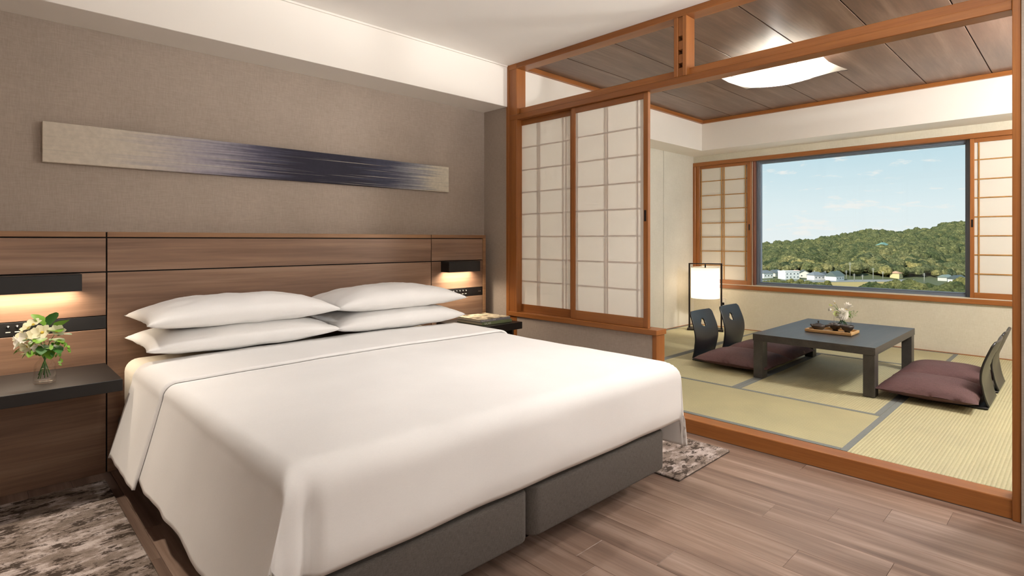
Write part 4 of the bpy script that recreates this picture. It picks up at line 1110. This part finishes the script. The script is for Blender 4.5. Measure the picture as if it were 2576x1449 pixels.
# the rest of the forest: one object
base = crown(3.3, 2, .85); bvar = []
for k in range(5):
    b2 = crown(k*3.7+1, 2, .8+.1*k); b2.verts.ensure_lookup_table()
    bvar.append((np.array([v.co[:] for v in b2.verts]), np.array([[v.index for v in f.verts] for f in b2.faces]))); b2.free()
base.free()
bvar3 = []
for k in range(5):
    b2 = crown(k*3.7+1, 3, .8+.1*k); b2.verts.ensure_lookup_table()
    bvar3.append((np.array([v.co[:] for v in b2.verts]), np.array([[v.index for v in f.verts] for f in b2.faces]))); b2.free()
VV, FF, off = [], [], 0
for (d_, x) in pts:
    if (d_, x) in nearset: continue
    v, f = random.choice(bvar3 if ((d_ > 925 or d_ < 600) and 1880 < x < 2470) else bvar); r = random.uniform(4.2, 6.2) if d_ < 600 else random.uniform(5.0, 8.0); a = random.uniform(0, 6.28)
    R_ = np.array([[math.cos(a), -math.sin(a), 0], [math.sin(a), math.cos(a), 0], [0, 0, 1]])
    c = out(x, d_, terrain(x, d_)+r*.7)
    VV.append((v*np.array([r, r, r*random.uniform(.85, 1.2)])) @ R_.T+np.array(c[:])); FF.append(f+off); off += len(v)
VV = np.concatenate(VV); FF = np.concatenate(FF)
me = bpy.data.meshes.new('forest'); me.vertices.add(len(VV)); me.vertices.foreach_set('co', VV.ravel())
me.loops.add(len(FF)*3); me.loops.foreach_set('vertex_index', FF.ravel().astype(np.int32))
me.polygons.add(len(FF)); me.polygons.foreach_set('loop_start', np.arange(0, len(FF)*3, 3, dtype=np.int32)); me.polygons.foreach_set('loop_total', np.full(len(FF), 3, dtype=np.int32))
me.update(calc_edges=True); me.validate()
link('forest', me, M['forest'], smooth=True, center=False, label='dense dark green forest covering the far hillside up to the ridge', cat='forest', kind='stuff')

# houses
def house(x, base_y, w, dpt, h, roof_h, wallc, roofc, lb, rot=0, kind='gable', z=None, d=None, wins=3):
    dd = d or 1405*(1.12-GZ)/(base_y-605)
    zb = GZ if z is None else z
    c = out(x, dd, zb)
    t = empty('house', c, lb, 'house', None)
    t.rotation_euler = (0, 0, CAM_A-PI/2+rot)
    wm = plain('house_wall', wallc, .85); rm = plain('house_roof', roofc, .7); gm_ = plain('house_window', '#4b5358', .3)
    def part(name, me, mat, par=t):
        me.materials.append(mat); o = bpy.data.objects.new(name, me); COL.objects.link(o); o.parent = par; WPOS[o] = Vector((0, 0, 0)); return o
    bm = bmesh.new(); bm_box(bm, -w/2, w/2, -dpt/2, dpt/2, -1, h); part('wall', bm_mesh(bm), wm)
    ov = .6
    if kind == 'gable':      # ridge along x
        part('roof', prism_mesh([(-dpt/2-ov, h-.2), (dpt/2+ov, h-.2), (0, h+roof_h)], 'x', -w/2-ov, w/2+ov), rm)
    elif kind == 'gable_front':
        part('gable', prism_mesh([(-w/2, h-.05), (w/2, h-.05), (0, h+roof_h*.92)], 'y', -dpt/2-.02, dpt/2), wm)
        part('roof', prism_mesh([(-w/2-ov, h-.35), (0, h+roof_h-.25), (w/2+ov, h-.35), (w/2+ov, h), (0, h+roof_h+.2), (-w/2-ov, h)], 'y', -dpt/2-ov, dpt/2+ov), rm)
    elif kind == 'hip':
        bm = bmesh.new(); q = [bm.verts.new(p) for p in ((-w/2-ov, -dpt/2-ov, h-.1), (w/2+ov, -dpt/2-ov, h-.1), (w/2+ov, dpt/2+ov, h-.1), (-w/2-ov, dpt/2+ov, h-.1), (-w/4, 0, h+roof_h), (w/4, 0, h+roof_h))]
        for f in ((0, 1, 5, 4), (1, 2, 5), (2, 3, 4, 5), (3, 0, 4), (3, 2, 1, 0)): bm.faces.new([q[i] for i in f])
        part('roof', bm_mesh(bm), rm)
    else:
        bm = bmesh.new(); bm_box(bm, -w/2-.2, w/2+.2, -dpt/2-.2, dpt/2+.2, h, h+.5); part('roof', bm_mesh(bm), wm)
    for i in range(wins):
        wx = -w/2+(i+.5)*w/wins
        for zz in ((h*.30, h*.72) if h > 5 else (h*.5,)):
            bm = bmesh.new(); bm_box(bm, wx-.65, wx+.65, -dpt/2-.06, -dpt/2+.1, zz-.6, zz+.6); wo_ = part('window', bm_mesh(bm), wm)
            bm = bmesh.new(); bm_box(bm, wx-.5, wx+.5, -dpt/2-.09, -dpt/2, zz-.45, zz+.45); part('pane', bm_mesh(bm), gm_, wo_)
    return t
house(2100, 705.5, 11, 8, 3.6, 3.4, '#efeeea', '#5f6b68', 'white house with a wide grey-green gable roof at the field edge', .55, 'gable', wins=3)
house(2108, 704, 6, 7, 4.2, 2.6, '#f2f1ee', '#5f6b68', 'white gable end annex beside the grey-green roof', -.25, 'gable_front', wins=1)
house(2255, 697, 7, 6.5, 4.6, 1.5, '#e3cf9c', '#c99f84', 'yellow two-storey house with a pale pink hip roof', .6, 'hip', d=440, wins=2)
house(1925, 700, 9, 7, 4.5, 2.0, '#f1f0ee', '#70767a', 'white house with a grey hip roof beside the window frame edge', .3, 'hip', wins=3)
house(1950, 698, 8, 6, 4.2, 2.2, '#e6e2d8', '#6c7377', 'cream house with a grey gable roof among the white houses', .5, 'gable', wins=2)
house(1984, 702, 13, 8, 6.0, 0, '#f4f3f1', '#f4f3f1', 'flat-roofed white block among the small houses', .25, 'flat', wins=4)
house(2003, 697, 6, 6, 5.2, 1.2, '#ead9cc', '#c79a86', 'house with a terracotta roof behind the flat white block', .4, 'hip', d=452, wins=2)
house(2022, 700, 8, 7, 4.3, 2.4, '#ece6da', '#666d6c', 'cream gabled house with a dark grey roof', -.35, 'gable_front', wins=2)
house(2052, 704, 10, 7, 4.0, 2.2, '#efe7e4', '#7c8187', 'pale pinkish house with a slate hip roof', .3, 'hip', wins=3)
house(2070, 702, 6, 6, 3.6, 1.8, '#efece6', '#595f63', 'small white house with a dark gable roof next to the wide roofed house', .8, 'gable', wins=2)
house(2408, 708, 10, 7, 3.0, 2.4, '#e8e6e0', '#4e5a5c', 'house with a dark slate gable roof among the olive trees', .45, 'gable', d=400, wins=2)
house(2378, 706, 9, 6, 3.0, 1.6, '#d4d3cc', '#7b8b86', 'low house with a pale green roof partly hidden by trees', .5, 'gable', d=418, wins=2)
house(2136, 676, 6, 5, 4.0, 1.6, '#e4e1da', '#8d8f8d', 'small grey-roofed house half hidden on the slope', .4, 'gable', d=468, z=1.12+(605-682)*468/1405, wins=2)
tm = house(2221, 620, 9, 9, 2.4, 3.0, '#a9b3aa', '#6f938a', 'temple hall with a green copper roof on the wooded hill', .4, 'hip', d=600, z=1.12+(605-620)*600/1405-1.0, wins=0)
# utility poles
M['pole'] = plain('concrete_pole', '#b9b7b0', .8)
def pole(x, ytop, ybase, d, lb):
    zb = GZ; zt_ = 1.12+(605-ytop)*d/1405
    p = out(x, d, zb)
    t = empty('utility_pole', p, lb, 'utility pole', 'utility poles behind the field')
    tube('shaft', [p, Vector((p.x, p.y, zt_))], [.22, .15], M['pole'], t, 8)
    for k, dz in enumerate((.6, 1.5)):
        a = Vector((p.x, p.y, zt_-dz)); tube('cross_arm', [a-RR*1.2, a+RR*1.2], .09, M['pole'], t, 6)
for x, yt, dd in ((2129, 680, 424), (2138.5, 660, 440), (2149, 688, 415), (2170, 691, 415), (2196.5, 674, 424), (2221, 683, 430), (1971, 678, 436), (2049, 680, 438), (2076, 681, 438), (2266, 668, 450), (2325, 687, 400)):
    pole(x, yt, 0, dd, 'pale concrete utility pole among the houses at the foot of the hill')
